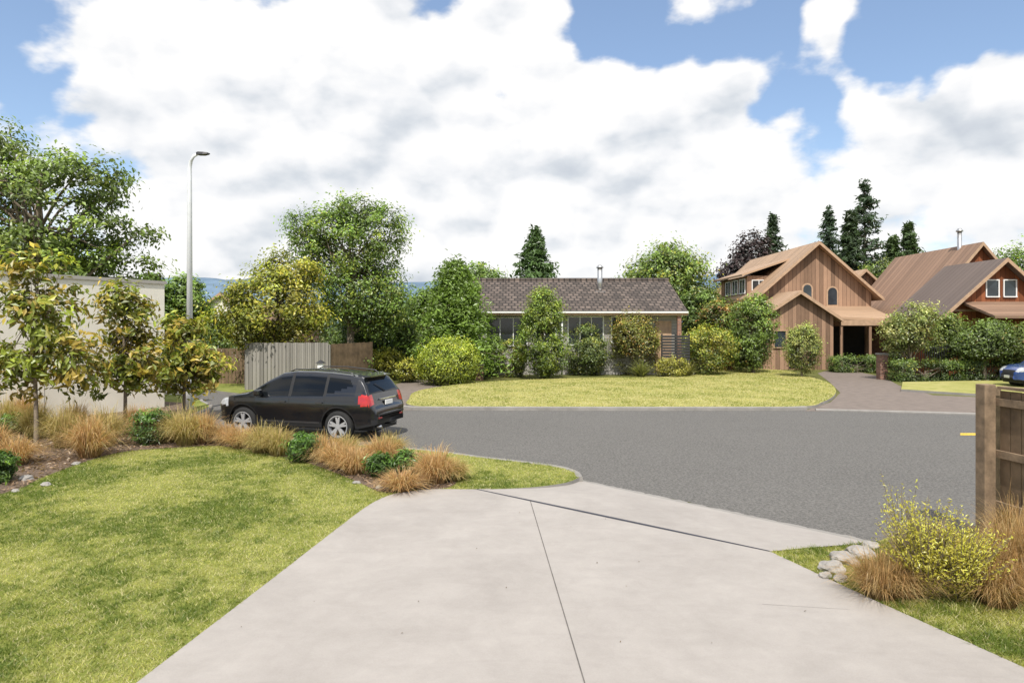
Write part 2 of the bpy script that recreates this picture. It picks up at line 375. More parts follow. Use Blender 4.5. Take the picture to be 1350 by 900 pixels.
def blades(name,poly,excl,z,n,hgt,wid,c1,c2,seed,box_,parent,falloff=True,pale=(0.52,0.47,0.25)):
    rng=np.random.default_rng(seed); x0,x1,y0,y1=box_
    if falloff:
        yy=y0*(y1/y0)**rng.random(n*2)
    else: yy=rng.uniform(y0,y1,n*2)
    P=np.stack([rng.uniform(x0,x1,n*2),yy],1)
    m=inpoly(P,poly)&(np.abs(P[:,0])<P[:,1]*0.80+0.6)
    for e in excl: m&=~inpoly(P,e)
    P=P[m][:n]; n=len(P)
    sz=(P[:,1]/8.0)**0.5 if falloff else np.ones(n)
    a=rng.uniform(0,2*math.pi,n); w=wid*sz
    st=np.array([math.copysign(abs(math.sin(p[0]*2.9+p[1]*2.2+0.6*math.sin(p[1])))**0.6,math.sin(p[0]*2.9+p[1]*2.2+0.6*math.sin(p[1]))) for p in P])
    pt=np.array([noise.noise(Vector((p[0]*0.6,p[1]*0.6,0)))+0.8*noise.noise(Vector((p[0]*2.6,p[1]*2.6,5)))+0.7*noise.noise(Vector((p[0]*8,p[1]*8,9))) for p in P])
    h=hgt*rng.uniform(0.4,1.1,n)*(1+0.5*np.clip(-pt,-0.4,0.6)); lean=rng.normal(size=(n,2))*h[:,None]*0.9
    mix=np.clip(0.47+pt*1.0+st*0.13+rng.normal(size=n)*0.2,0,1)[:,None]
    col=np.array(c1)[None]*(1-mix)+np.array(c2)[None]*mix
    dry=(rng.random(n)<0.08+0.3*mix[:,0])[:,None]; col=np.where(dry,np.array(pale)[None],col)*rng.uniform(0.7,1.3,n)[:,None]
    V=np.zeros((n,3,3)); dx=np.cos(a)*w/2; dy=np.sin(a)*w/2
    V[:,0]=np.stack([P[:,0]-dx,P[:,1]-dy,np.full(n,z)],1); V[:,1]=np.stack([P[:,0]+dx,P[:,1]+dy,np.full(n,z)],1)
    V[:,2]=np.stack([P[:,0]+lean[:,0],P[:,1]+lean[:,1],z+h],1)
    C=np.repeat(col,3,axis=0)
    return fastmesh(name,V.reshape(-1,3),np.arange(n*3).reshape(n,3),3,[M['blade']],col=C,parent=parent)
# ---------------------------------------------------------------- terrain / roads
mk('ground',[(-4000,-400,0),(4000,-400,0),(4000,5200,0),(-4000,5200,0)],[(0,1,2,3)],M['ground'])
S=0.10
KE=G(764,629,S)
near_kerb=catmull([(-45,44),(-16,28),(-10.4,23.2),(-9.4,20),(-8.6,17.6),(-6.5,15.9),(-4.2,15.25),G(560,593,S),G(640,603,S),G(725,613,S),G(757,621,S),KE],6)
kerb_line=[(KE[0],KE[1]),G(900,657,0.03),G(1020,686,0.03),G(1150,715,0.03)]
right_kerb=catmull([G(1150,714,0.03),(5.4,8.75),(7,9.0),(12,9.3),(40,9.5)],4)
far_kerb=catmull([(-45,50),(-18,33),(-11.6,27.3),(-8.2,25.2),(-6.0,23.9)],5)
road=list(near_kerb)[:-1]+kerb_line+right_kerb[1:]+[(40,20.5),(14.4,21.1),(12.5,22.0),(9.0,22.05),(-2.0,22.05),(-5,22.4),(-6.0,23.9)]+far_kerb[::-1][1:]
sheet('road',road,0.004,M['asphalt'])
J1=G(628,645,S);J2=G(1015,727,S)
lawn_left=[(-40,-8),(-3.15,-8),(-3.1,0),G(180,900,S),G(350,770,S)]+catmull([G(440,700,S),G(480,670,S),G(505,656,S),G(530,649,S),G(570,645,S),J1,G(700,642,S),G(745,636,S),KE],5)
LL=lawn_left+near_kerb[::-1][1:]+[(-45,30)]
lawn=slab('lawn',LL,0.0,S,[M['lawn'],M['kerb']])
verge=slab('grass_verge',[J2]+[G(1080,722,S),G(1150,716,S)]+[(p[0],p[1]-0.08) for p in right_kerb[1:]]+[(40,-8),(5.6,-8),(5.3,0.8),G(1350,880,S),G(1250,835,S),G(1150,790,S),G(1060,748,S)],0.0,S,[M['lawn'],M['kerb']])
ribbon('kerb',[(p[0],p[1]) for p in near_kerb],0.12,0.0,S+0.012,M['kerb'])
drv=[(-3.15,-8),(-3.1,0),G(180,900,S),G(350,770,S)]+catmull([G(440,700,S),G(480,670,S),G(505,656,S),G(530,649,S),G(570,645,S),J1],5)+[J2,G(1060,748,S),G(1150,790,S),G(1250,835,S),G(1350,880,S),(5.3,0.8),(5.6,-8)]
slab('driveway',drv,0.0,S+0.006,[M['concrete'],M['concrete']])
A0,A1,B0,B1=[np.array(p) for p in (J1,J2,(KE[0]+0.02,KE[1]+0.06),G(1150,715,0.03))]
V=[];Fc=[];n=24
for i in range(n+1):
    t=i/n; a=A0+(A1-A0)*t; b=B0+(B1-B0)*t
    for s in (0,0.33,0.66,1): p=a+(b-a)*s; V.append((p[0],p[1],S+0.006-(S-0.02)*s**1.3))
for i in range(n):
    for k in range(3): Fc.append((i*4+k,i*4+k+1,(i+1)*4+k+1,(i+1)*4+k))
mk('driveway_crossing',V,Fc,M['concrete'],smooth=True)
rr_=random.Random(8); kb=[]
for i in range(61):
    t=i/60; p=B0+(B1-B0)*t; kb.append((p[0]+rr_.uniform(-0.03,0.03),p[1]+0.06+rr_.uniform(-0.03,0.03)))
ribbon('dish_channel',kb,0.15,0.0,0.024,M['kerb'])
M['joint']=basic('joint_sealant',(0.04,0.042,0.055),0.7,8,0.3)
M['sawcut']=basic('saw_cut',(0.13,0.12,0.11),0.9,8,0.3)
M['hairline']=basic('hairline_crack',(0.23,0.21,0.19),0.9,8,0.3)
def strip(name,p,q,w0,w1,z,mat,wm=None):
    p=np.array(p);q=np.array(q);d=(q-p)/np.linalg.norm(q-p);nn=np.array((-d[1],d[0]));V=[];Fc=[]
    N=12
    for i in range(N+1):
        t=i/N; w=(w0+(w1-w0)*t) if wm is None else w0+(wm-w0)*math.sin(math.pi*t)
        c=p+(q-p)*t; a=c-nn*w/2;b=c+nn*w/2; V+=[(a[0],a[1],z),(b[0],b[1],z)]
    for i in range(N): Fc.append((i*2,i*2+1,i*2+3,i*2+2))
    return mk(name,V,Fc,mat)
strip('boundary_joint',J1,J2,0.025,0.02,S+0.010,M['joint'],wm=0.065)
strip('control_joint',G(699,660,S),G(772,905,S),0.010,0.010,S+0.010,M['sawcut'])
strip('control_joint',G(772,905,S),(0.72,-8),0.010,0.010,S+0.010,M['sawcut'])
strip('control_joint',G(1005,797,S),G(1120,804,S),0.004,0.003,S+0.010,M['hairline'])
bed=catmull([(-9.0,8.2),G(0,652,S),G(60,628,S),G(150,598,S),G(235,590,S),G(305,589,S),G(400,609,S),G(470,635,S),G(505,649,S),G(545,646,S),G(590,643,S),G(602,632,S),G(592,612,S),G(560,598,S)],5)+[(-4.2,15.1),(-6.5,15.75),(-8.7,17.5),(-9.6,20),(-10.7,23),(-13,24),(-20,22),(-20,8.2)]
sheet('garden_bed',bed,S+0.006,M['mulch'])
rng=np.random.default_rng(5); P=np.stack([rng.uniform(-12,-0.9,14000),rng.uniform(9,18,14000)],1); P=P[inpoly(P,bed)]
n=len(P); C=np.column_stack([P,np.full(n,S+0.02)]); nr=unit(rng.normal(size=(n,3))*0.4+np.array((0,0,1)))
cc=np.array((0.28,0.19,0.125))[None]*rng.uniform(0.3,1.8,n)[:,None]
V,c=cards(rng,C,nr,rng.uniform(0.04,0.11,n),0.45,cc)
fastmesh('bark_mulch',V,np.arange(n*4).reshape(n,4),4,[M['leaf']],col=c)
P=np.stack([rng.uniform(-2.5,4,26),rng.uniform(5,10.5,26)],1); P=P[inpoly(P,drv)]; n=len(P)
V,c=cards(rng,np.column_stack([P,np.full(n,S+0.014)]),unit(rng.normal(size=(n,3))*0.2+np.array((0,0,1))),rng.uniform(0.015,0.035,n),0.4,np.array((0.12,0.08,0.04))[None]*rng.uniform(0.5,2,n)[:,None])
fastmesh('fallen_leaves',V,np.arange(n*4).reshape(n,4),4,[M['leaf']],col=c)
blades('grass_blades',LL,[bed],S,300000,0.030,0.010,(0.13,0.18,0.03),(0.47,0.46,0.13),1,(-12,1.4,4.2,17),lawn)
rp=[J2]+[G(1080,722,S),G(1150,716,S),(5.4,8.7),(9,8.8),(9,4),(4.6,4),G(1350,880,S),G(1250,835,S),G(1150,790,S),G(1060,748,S)]
blades('grass_blades',rp,[],S,60000,0.04,0.010,(0.14,0.19,0.03),(0.44,0.43,0.11),2,(2.8,6.5,4.2,9),verge)
isl=catmull([G(563,540),G(800,540),G(1040,540),G(1085,533),G(1102,520),G(1092,507),G(1060,497),G(1030,490),G(960,488),G(900,498),G(750,501),G(640,506),G(560,516),G(540,528)],6,closed=True)
fl=slab('front_lawn',isl,0.0,S,[M['farlawn'],M['kerb']])
blades('grass_blades',isl,[],S,50000,0.04,0.03,(0.24,0.27,0.06),(0.54,0.48,0.18),3,(-5,20,21.8,42),fl,falloff=False,pale=(0.60,0.52,0.29))
ribbon('kerb',[G(520,538),G(545,540.5),G(800,541),G(1040,541),G(1062,540)],0.16,0.0,0.12,M['kerb'])
ribbon('kerb',[G(1075,541),G(1150,543),G(1230,545),G(1290,547),G(1420,552)],0.16,0.0,0.06,M['kerb'])
M['drive2']=basic('old_asphalt',(0.19,0.155,0.132),0.9,3,0.2,50,0.4)
sheet('neighbour_driveway',[G(1060,542),G(1095,530),G(1108,518),G(1094,504),G(1078,492),G(1095,487),G(1125,489),G(1165,497),G(1185,508),G(1230,521),G(1400,528),G(1420,551),G(1290,546),G(1150,542)],0.008,M['drive2'])
sheet('neighbour_path',[G(490,541),G(562,541),G(545,526),G(556,516),G(600,508),G(600,500),G(540,501),G(505,512),G(470,530)],0.008,M['drive2'])
v2=slab('roadside_verge',[G(1188,516),G(1300,523),G(1420,526),G(1420,506),G(1300,504),G(1190,506)],0.0,S,[M['farlawn'],M['kerb']])
vg=far_kerb+[(-5.8,26),(-5.2,29),(-8,31),(-20,45),(-45,60)]
v3=slab('corner_verge',vg,0.0,S,[M['lawn'],M['kerb']])
sheet('road_marking',[G(1266,571),G(1290,571),G(1290,574),G(1266,574)],0.009,basic('yellow_paint',(0.62,0.42,0.05),0.7,30,0.4))
def hill(name,y,base,amp,col,seed,sx):
    V=[];Fc=[];N=160
    for i in range(N+1):
        x=-3800+7600*i/N
        h=base+amp*noise.fractal(Vector((x*sx+seed,seed*0.7,0)),0.9,2.1,6)
        for k,(dy,f) in enumerate(((0,0),(250,0.55),(520,0.9),(800,1.0),(1300,0.0))):
            V.append((x,y+dy+90*noise.noise(Vector((x*0.004,k*3,seed))),max(0,h*f)))
    for i in range(N):
        for k in range(4): Fc.append((i*5+k,(i+1)*5+k,(i+1)*5+k+1,i*5+k+1))
    m=basic(name+'_hazy_bush_cover',col,1.0,0.012,0.3,spec=0)  # bush-covered slopes with the bluish distance haze painted into the base colour
    mk(name,V,Fc,m,smooth=True)
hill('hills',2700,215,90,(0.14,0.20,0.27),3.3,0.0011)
# ---------------------------------------------------------------- boundary wall building (left)
e=empty('rendered_garage',(-13.4,18.0,0),math.atan2(4,2.2))
L=math.hypot(2.2,4)
box(e,'wall_body',-12,L,0,7,0,4.05,M['plaster'])
box(e,'parapet_capping',-12.05,L+0.05,-0.05,7.05,4.05,4.15,M['plastercap'])
box(e,'control_joint',0.98,1.0,-0.004,0.0,0,4.05,M['plastercap'])
# ---------------------------------------------------------------- street lamp
lx,ly=at(250,21.5),21.5
e=empty('street_lamp',(lx,ly,S))
zt=zat(208,ly)-S
tubeobj('base',[(0,0,0),(0,0,1.2),(0,0,1.25)],[0.12,0.12,0.09],M['galv'],e,14)
tubeobj('pole',[(0,0,1.2),(0,0,zt-0.6),(0,0,zt-0.35),(0.04,-0.01,zt-0.12),(0.14,-0.03,zt+0.04),(0.3,-0.06,zt+0.12)],[0.10,0.065,0.06,0.055,0.05,0.045],M['galv'],e,12)
V=[];
for i,(x,w,h0,h1) in enumerate(((0.24,0.04,0.08,0.15),(0.32,0.10,0.07,0.16),(0.48,0.11,0.07,0.15),(0.6,0.08,0.09,0.14),(0.66,0.03,0.10,0.12))):
    V+=[(x,-0.06-w,zt+h0),(x,-0.06+w,zt+h0),(x,-0.06+w*0.8,zt+h1),(x,-0.06-w*0.8,zt+h1)]
Fc=[(0,1,2,3),(16,19,18,17)]
for i in range(4):
    for k in range(4): Fc.append((i*4+k,(i+1)*4+k,(i+1)*4+(k+1)%4,i*4+(k+1)%4))
mk('lamp_head',V,Fc,M['darkmetal'],parent=e)
# ---------------------------------------------------------------- fences
fx0,fd=G(323,517); fx1=at(433,fd)
e=empty('paling_fence',(fx0,fd,0))
W=fx1-fx0; npal=int(W/0.155); V=[];Fc=[];r=random.Random(4)
def addbox(V,Fc,x0,x1,y0,y1,z0,z1):
    o=len(V); V+=[(x0,y0,z0),(x1,y0,z0),(x1,y1,z0),(x0,y1,z0),(x0,y0,z1),(x1,y0,z1),(x1,y1,z1),(x0,y1,z1)]
    Fc+=[(o,o+3,o+2,o+1),(o+4,o+5,o+6,o+7),(o,o+1,o+5,o+4),(o+1,o+2,o+6,o+5),(o+2,o+3,o+7,o+6),(o+3,o,o+4,o+7)]
for i in range(npal):
    x=i*W/npal; addbox(V,Fc,x,x+W/npal-0.012,0,0.02+r.random()*0.01,0.08,2.02+r.random()*0.02)
mk('palings',V,Fc,M['greyfence'],parent=e)
V=[];Fc=[]
for z in (0.4,1.0,1.7): addbox(V,Fc,0,W,0.035,0.08,z,z+0.09)
for i in range(4): addbox(V,Fc,i*W/3-0.05,i*W/3+0.05,0.085,0.18,0,1.95)
mk('rails_and_posts',V,Fc,M['greyfence'],parent=e)
e=empty('paling_fence',(fx1+0.02,fd+0.1,0),math.radians(76))
V=[];Fc=[]
for i in range(26): addbox(V,Fc,i*0.155,i*0.155+0.145,0,0.02,0.08,1.95+r.random()*0.03)
mk('palings',V,Fc,M['paling'],parent=e)
V=[];Fc=[]
for z in (0.4,1.6): addbox(V,Fc,0,4.0,0.03,0.08,z,z+0.09)
mk('rails',V,Fc,M['paling'],parent=e)
e=empty('dark_paling_fence',(at(262,31),31,0),0)
V=[];Fc=[]
for i in range(16): addbox(V,Fc,i*0.16-0.4,i*0.16-0.26,0,0.02,0.05,1.7)
mk('palings',V,Fc,M['paling'],parent=e)
lx,ld=G(432,520)
e=empty('garden_lantern',(lx,ld-1.0,0))
tubeobj('post',[(0,0,0),(0,0,1.05)],[0.04,0.035],M['white'],e)
box(e,'lantern_body',-0.1,0.1,-0.1,0.1,1.05,1.3,M['white'],0.01)
mk('lantern_roof',[(-0.16,-0.16,1.3),(0.16,-0.16,1.3),(0.16,0.16,1.3),(-0.16,0.16,1.3),(0,0,1.43)],[(0,3,2,1),(0,1,4),(1,2,4),(2,3,4),(3,0,4)],M['darkmetal'],parent=e)
e=empty('timber_fence',(5.93,8.5,S),math.atan2(-8.0,1.0))
V=[];Fc=[]
for i in range(60):
    x=0.07+i*0.155; z1=1.80+r.random()*0.02
    addbox(V,Fc,x,x+0.14,0.10,0.12,0.05,z1)
mk('palings',V,Fc,M['paling'],parent=e)
V=[];Fc=[]
for z in (0.35,0.98,1.62): addbox(V,Fc,0.0,9.4,0.055,0.098,z,z+0.09)
mk('rails',V,Fc,M['rail'],parent=e)
for i in range(5):
    x=i*2.3
    box(e,'post_%d'%(i+1),x-0.09,x+0.06,-0.10,0.053,-0.05,1.88 if i==0 else 1.75,M['rail'],0.008)
box(e,'top_cap',0.07,9.4,0.06,0.16,1.825,1.86,M['rail'])
box(e,'corner_post',-0.14,-0.02,0.06,0.2,-0.05,1.84,M['rail'],0.008)
# ---------------------------------------------------------------- buildings
def gable(e,pre,xc,hw,y0,y1,ze,zr,wall,roof,ohx=0.45,ohy=0.4,th=0.14,trim=None,base=0.0):
    v=[(xc-hw,y0,base),(xc+hw,y0,base),(xc+hw,y0,ze),(xc,y0,zr),(xc-hw,y0,ze)]; v+=[(a,y1,c) for a,b,c in v]
    mk(pre+'walls',v,[(0,1,2,3,4),(9,8,7,6,5),(1,6,7,2),(0,4,9,5)],wall,parent=e)
    s=(zr-ze)/hw; 
    for sg,nm in ((-1,'left'),(1,'right')):
        xe=xc+sg*(hw+ohx); zee=ze-s*ohx; q=0.03
        a=[(xc,y0-ohy,zr+q),(xe,y0-ohy,zee+q),(xe,y1+ohy,zee+q),(xc,y1+ohy,zr+q)]
        b=[(p[0],p[1],p[2]+th) for p in a]
        f=[(0,1,2,3),(7,6,5,4),(0,4,5,1),(1,5,6,2),(2,6,7,3)] 
        mk(pre+'roof_'+nm,a+b,f,roof,parent=e)
        y=y0-ohy-0.005; d=0.22
        v=[(xc,y,zr+q+th),(xe,y,zee+q+th),(xe,y,zee+q-d+th),(xc,y,zr+q-d+th)]; v+=[(p[0],p[1]-0.04,p[2]) for p in v]
        mk(pre+'barge_board_'+nm,v,[(0,1,2,3),(7,6,5,4),(0,4,5,1),(1,5,6,2),(2,6,7,3),(3,7,4,0)],trim or M['trim'],parent=e)
        box(e,pre+'gutter_'+nm,min(xe,xe+sg*0.1),max(xe,xe+sg*0.1),y0-ohy,y1+ohy,zee-0.02,zee+0.1,trim or M['trim'])
def win(e,name,xc,zc,w,h,y,mull=1,fr=None,side=False,ft=0.06):
    fr=fr or M['white']; V=[];Fc=[]
    def ab(a0,a1,z0,z1,d0,d1):
        if side: addbox(V,Fc,y+d0,y+d1,a0,a1,z0,z1)
        else: addbox(V,Fc,a0,a1,y+d0,y+d1,z0,z1)
    x0,x1,z0,z1=xc-w/2,xc+w/2,zc-h/2,zc+h/2
    ab(x0-ft,x1+ft,z1,z1+ft,-0.06,-0.003); ab(x0-ft,x1+ft,z0-ft,z0,-0.09,-0.003)
    ab(x0-ft,x0,z0,z1,-0.06,-0.003); ab(x1,x1+ft,z0,z1,-0.06,-0.003)
    for i in range(mull):
        xm=x0+w*(i+1)/(mull+1); ab(xm-0.025,xm+0.025,z0,z1,-0.05,-0.02)
    mk(name+'_frame',V,Fc,fr,parent=e)
    V=[];Fc=[]; ab(x0,x1,z0,z1,-0.015,-0.004); mk(name+'_glass',V,Fc,M['glass'],parent=e)
ox,oy=-2.4,38.0
e=empty('tiled_roof_bungalow',(ox,oy,0)); X1=9.6-ox
M['blockwall']=boards('painted_weatherboard',(0.36,0.34,0.31),0.18,0.08,axis='z',gap=0.12,gapdark=0.55)
box(e,'walls',0.3,X1-0.3,0.0,8.0,0,3.3,M['blockwall'])
zr=5.42;ze=3.42;yr=4.0
for nm,ya,yb in (('front',-0.7,yr),('back',8.7,yr)):
    a=[(0,ya,ze),(X1,ya,ze),(X1,yb,zr),(0,yb,zr)]; b=[(p[0],p[1],p[2]+0.12) for p in a]
    mk('roof_'+nm,a+b,[(3,2,1,0),(4,5,6,7),(0,1,5,4),(1,2,6,5),(3,0,4,7)],M['darktile'],parent=e)
for nm,x in (('left',0.32),('right',X1-0.32)):
    mk('gable_'+nm,[(x,0,3.3),(x,8,3.3),(x,4,5.35)],[(0,1,2)],M['blockwall'],parent=e)
V,Fc=tube([(0-0.02,yr,zr+0.14),(X1+0.02,yr,zr+0.14)],[0.11,0.11],8); mk('ridge_capping',V,Fc,M['darktile'],parent=e,smooth=True)
box(e,'fascia',0,X1,-0.76,-0.702,ze-0.12,ze+0.09,M['trim']); box(e,'soffit',0.05,X1-0.05,-0.70,-0.003,ze-0.13,ze-0.08,M['white'])
box(e,'gutter',0,X1,-0.86,-0.765,ze-0.0,ze+0.09,M['white'])
tubeobj('chimney_flue',[(at(792,40)-ox,2.4,4.5),(at(792,40)-ox,2.4,6.15)],[0.15,0.15],M['flue'],e,14)
tubeobj('flue_cowl',[(at(792,40)-ox,2.4,6.15),(at(792,40)-ox,2.4,6.2),(at(792,40)-ox,2.4,6.32)],[0.21,0.21,0.1],M['flue'],e,14)
box(e,'flue_flashing',at(792,40)-ox-0.3,at(792,40)-ox+0.3,2.1,2.9,4.3,4.75,M['flue'])
win(e,'window_1',at(772,38)-ox,2.45,1.9,1.5,0,2); win(e,'window_2',at(668,38)-ox,2.4,2.2,1.5,0,2)
win(e,'window_3',at(826,38)-ox,2.5,1.6,1.4,0,1); win(e,'window_4',at(718,38)-ox,2.5,1.2,1.2,0,1)
box(e,'front_door',at(864,38)-ox,at(885,38)-ox,-0.05,-0.003,0.2,3.0,M['trim'])
box(e,'porch_post',at(893,37.4)-ox,at(898,37.4)-ox,-0.65,-0.45,0,3.28,M['brick'])
tubeobj('downpipe',[(at(741,37.6)-ox,-0.4,0),(at(741,37.6)-ox,-0.4,3.4)],[0.05,0.05],M['white'],e)
tubeobj('aerial_mast',[(2.0,3.6,5.3),(2.0,3.6,6.4)],[0.02,0.02],M['flue'],e)
sx,sd=at(872,36.0),36.0
e=empty('slatted_screen_fence',(sx,sd,0))
V=[];Fc=[]
for i in range(13): addbox(V,Fc,0,1.5,0,0.03,0.3+i*0.15,0.41+i*0.15)
for x in (0,0.72,1.44): addbox(V,Fc,x,x+0.07,0.035,0.1,0,2.3)
mk('slats',V,Fc,M['darkmetal'],parent=e)
ox,oy=20.45,46.0
e=empty('chalet_style_house',(ox,oy,0))
gable(e,'main_',0,3.75,0,12,4.9,8.2,M['cedar'],M['tanroof'],0.5,0.6)
dx=-3.9
box(e,'dormer_walls',dx,-1.6,2.0,8.0,4.6,6.25,M['cedar'])
a=[(dx-0.5,1.6,6.2),(dx-0.5,8.4,6.2),(-1.0,8.4,7.35),(-1.0,1.6,7.35)]; b=[(p[0],p[1],p[2]+0.13) for p in a]
mk('dormer_roof',a+b,[(0,1,2,3),(7,6,5,4),(0,4,5,1),(1,5,6,2),(3,7,4,0)],M['tanroof'],parent=e)
for i,yy in enumerate((3.0,4.6,6.2)): win(e,'dormer_window_%d'%(i+1),yy,5.55,1.1,0.95,dx,1,side=True)
win(e,'dormer_front_window',-3.1,5.5,0.9,0.8,2.0,1)
gable(e,'entry_',at(1052,42.5)-ox,2.2,-3.5,-0.7,3.3,4.75,M['cedar'],M['tanroof'],0.45,0.4)
a=[(0.1,-3.3,3.15),(3.6,-3.3,3.0),(3.6,-0.05,3.9),(0.1,-0.05,3.9)]; b=[(p[0],p[1],p[2]+0.15) for p in a]
mk('carport_roof',a+b,[(3,2,1,0),(4,5,6,7),(0,1,5,4),(1,2,6,5),(3,0,4,7)],M['tanroof'],parent=e)
box(e,'carport_beam',0.1,3.6,-3.36,-3.31,2.75,3.1,M['trim'])
for i,x in enumerate((0.1,1.9,3.45)): box(e,'carport_post_%d'%(i+1),x,x+0.15,-3.3,-3.15,0,2.99,M['cedar'])
box(e,'carport_shade_panel',0.3,3.3,-0.03,-0.005,0.1,2.7,M['dark'])  # flat dark panel on the wall, painted as the shade under the carport
box(e,'entry_door',at(1040,42.5)-ox,at(1056,42.5)-ox,-3.54,-3.503,0.1,2.4,M['dark'])
win(e,'entry_window',at(1028,42.5)-ox,1.9,0.7,1.0,-3.5,0,fr=M['trim'])
def arch(nm,xc,z0,w,h):
    def ring(w,h,z0):
        p=[(xc-w/2,z0),(xc+w/2,z0)]
        for k in range(9): t=math.pi*k/8; p.append((xc+w/2*math.cos(t),z0+h-w/2+w/2*math.sin(t)))
        return p
    for s,(ww,hh,zz,y,m) in (('frame',(w+0.22,h+0.2,z0-0.1,-0.05,M['trim'])),('glass',(w,h,z0,-0.07,M['glass']))):
        p=ring(ww,hh,zz); n=len(p); v=[(a,y,b) for a,b in p]+[(a,-0.003,b) for a,b in p]
        mk(nm+'_'+s,v,[list(range(n))]+[(i,i+n,(i+1)%n+n,(i+1)%n) for i in range(n)],m,parent=e)
arch('arched_window_1',at(1064,46)-ox,4.5,0.55,1.0); arch('arched_window_2',at(1097,46)-ox,4.15,0.6,1.15)
box(e,'storey_band',-3.6,3.7,-0.06,-0.004,3.95,4.05,M['trim'])
gable(e,'wing_',at(1130,54)-ox,1.7,7,11.9,5.4,6.95,M['cedar'],M['tanroof'],0.3,0.4)
ox,oy=28.3,41.4
e=empty('steep_roof_timber_house',(ox,oy,0))
gable(e,'main_',0,3.9,0,8.6,2.95,7.6,M['redcedar'],M['brownroof'],0.35,0.4)
box(e,'brick_base',-4.02,-3.91,-0.02,8.5,0,2.3,M['brick'])
gable(e,'front_',26.5-ox,3.0,-4.4,-0.1,3.5,6.2,M['redcedar'],M['greybrownroof'],0.4,0.5)
win(e,'gable_window_1',at(1308,37)-ox,4.75,0.62,0.85,-4.4,0); win(e,'gable_window_2',at(1331,37)-ox,4.75,0.62,0.85,-4.4,0)
box(e,'gable_band',26.5-ox-2.9,26.5-ox+2.9,-4.45,-4.404,3.5,3.62,M['trim'])
win(e,'ground_window',at(1275,37)-ox,1.9,1.8,1.2,-4.4,2)
a=[(at(1310,34.5)-ox,-7,3.1),(7,-7,3.1),(7,-4.45,3.9),(at(1310,34.5)-ox,-4.45,3.9)]; b=[(p[0],p[1],p[2]+0.13) for p in a]
mk('verandah_roof',a+b,[(3,2,1,0),(4,5,6,7),(0,1,5,4),(1,2,6,5),(3,0,4,7)],M['brownroof'],parent=e)
for i,x in enumerate((-2.0,1.2,4.4)): box(e,'verandah_post_%d'%(i+1),x,x+0.14,-6.95,-6.8,0,3.08,M['trim'])
fx=at(1265,43)-ox
tubeobj('chimney_flue',[(fx,1.6,6.0),(fx,1.6,8.65)],[0.13,0.13],M['flue'],e,12); tubeobj('flue_cowl',[(fx,1.6,8.65),(fx,1.6,8.72),(fx,1.6,8.85)],[0.2,0.2,0.1],M['flue'],e,12)
ox,oy=at(292,52),52
e=empty('distant_cottage',(ox,oy,0))
gable(e,'main_',0,1.6,0,6,3.9,5.1,M['plaster'],M['darktile'],0.3,0.3)
box(e,'side_wall',0.5,6,1,5,0,3.2,M['brick']); a=[(0.2,0.4,3.1),(6.2,0.4,3.1),(6.2,3,4.3),(0.2,3,4.3)]; b=[(p[0],p[1],p[2]+0.12) for p in a]
mk('side_roof',a+b,[(3,2,1,0),(4,5,6,7),(0,1,5,4),(1,2,6,5),(3,0,4,7)],M['brownroof'],parent=e)
for (u,v0) in ((1163,500),(632,501)):
    x,d=G(u,v0); e=empty('brick_gate_pillar',(x,d,0)); h=1.25 if u>1000 else 0.75
    box(e,'pillar',-0.2,0.2,-0.2,0.2,0,h,M['brick'],0.01); box(e,'cap',-0.24,0.24,-0.24,0.24,h+0.002,h+0.08,M['kerb'],0.01)
x0,d=at(1185,34.5),34.5
e=empty('iron_picket_fence',(x0,d,0)); V=[];Fc=[]
for i in range(64): addbox(V,Fc,i*0.12,i*0.12+0.022,0,0.022,0.1,1.75)
for z in (0.2,1.6): addbox(V,Fc,0,7.7,0.024,0.05,z,z+0.04)
mk('pickets_and_rails',V,Fc,M['darkmetal'],parent=e)
# ---------------------------------------------------------------- cars
def carpaint(name,c):
    m,nt,b,o=newmat(name); v=objc(nt)
    n=ntex(nt,v,2.0,4)
    nt.links.new(ramp(nt,n,[(0.3,c),(0.7,sc(c,1.3))]),b.inputs['Base Color'])
    b.inputs['Metallic'].default_value=0.3; b.inputs['Roughness'].default_value=0.3; b.inputs['Coat Weight'].default_value=1.0; b.inputs['Coat Roughness'].default_value=0.03
    return m
M['tyre']=basic('tyre_rubber',(0.02,0.02,0.02),0.85,20,0.2)
M['alloy']=basic('alloy_wheel',(0.62,0.63,0.65),0.35,6,0.08,metal=0.6)
M['plastic']=basic('black_trim_plastic',(0.018,0.018,0.019),0.55,9,0.15)
M['carglass']=glass('tinted_car_glass',(0.004,0.005,0.006),0.35)
M['tail']=basic('tail_lamp_lens',(0.42,0.012,0.012),0.15,9,0.3,coat=1)
M['head']=basic('headlamp_lens',(0.5,0.52,0.55),0.1,12,0.3,coat=1)
M['chrome']=basic('chrome',(0.7,0.7,0.7),0.15,6,0.05,metal=1)
M['railm']=basic('satin_rail',(0.10,0.10,0.105),0.35,6,0.05,metal=0.7)
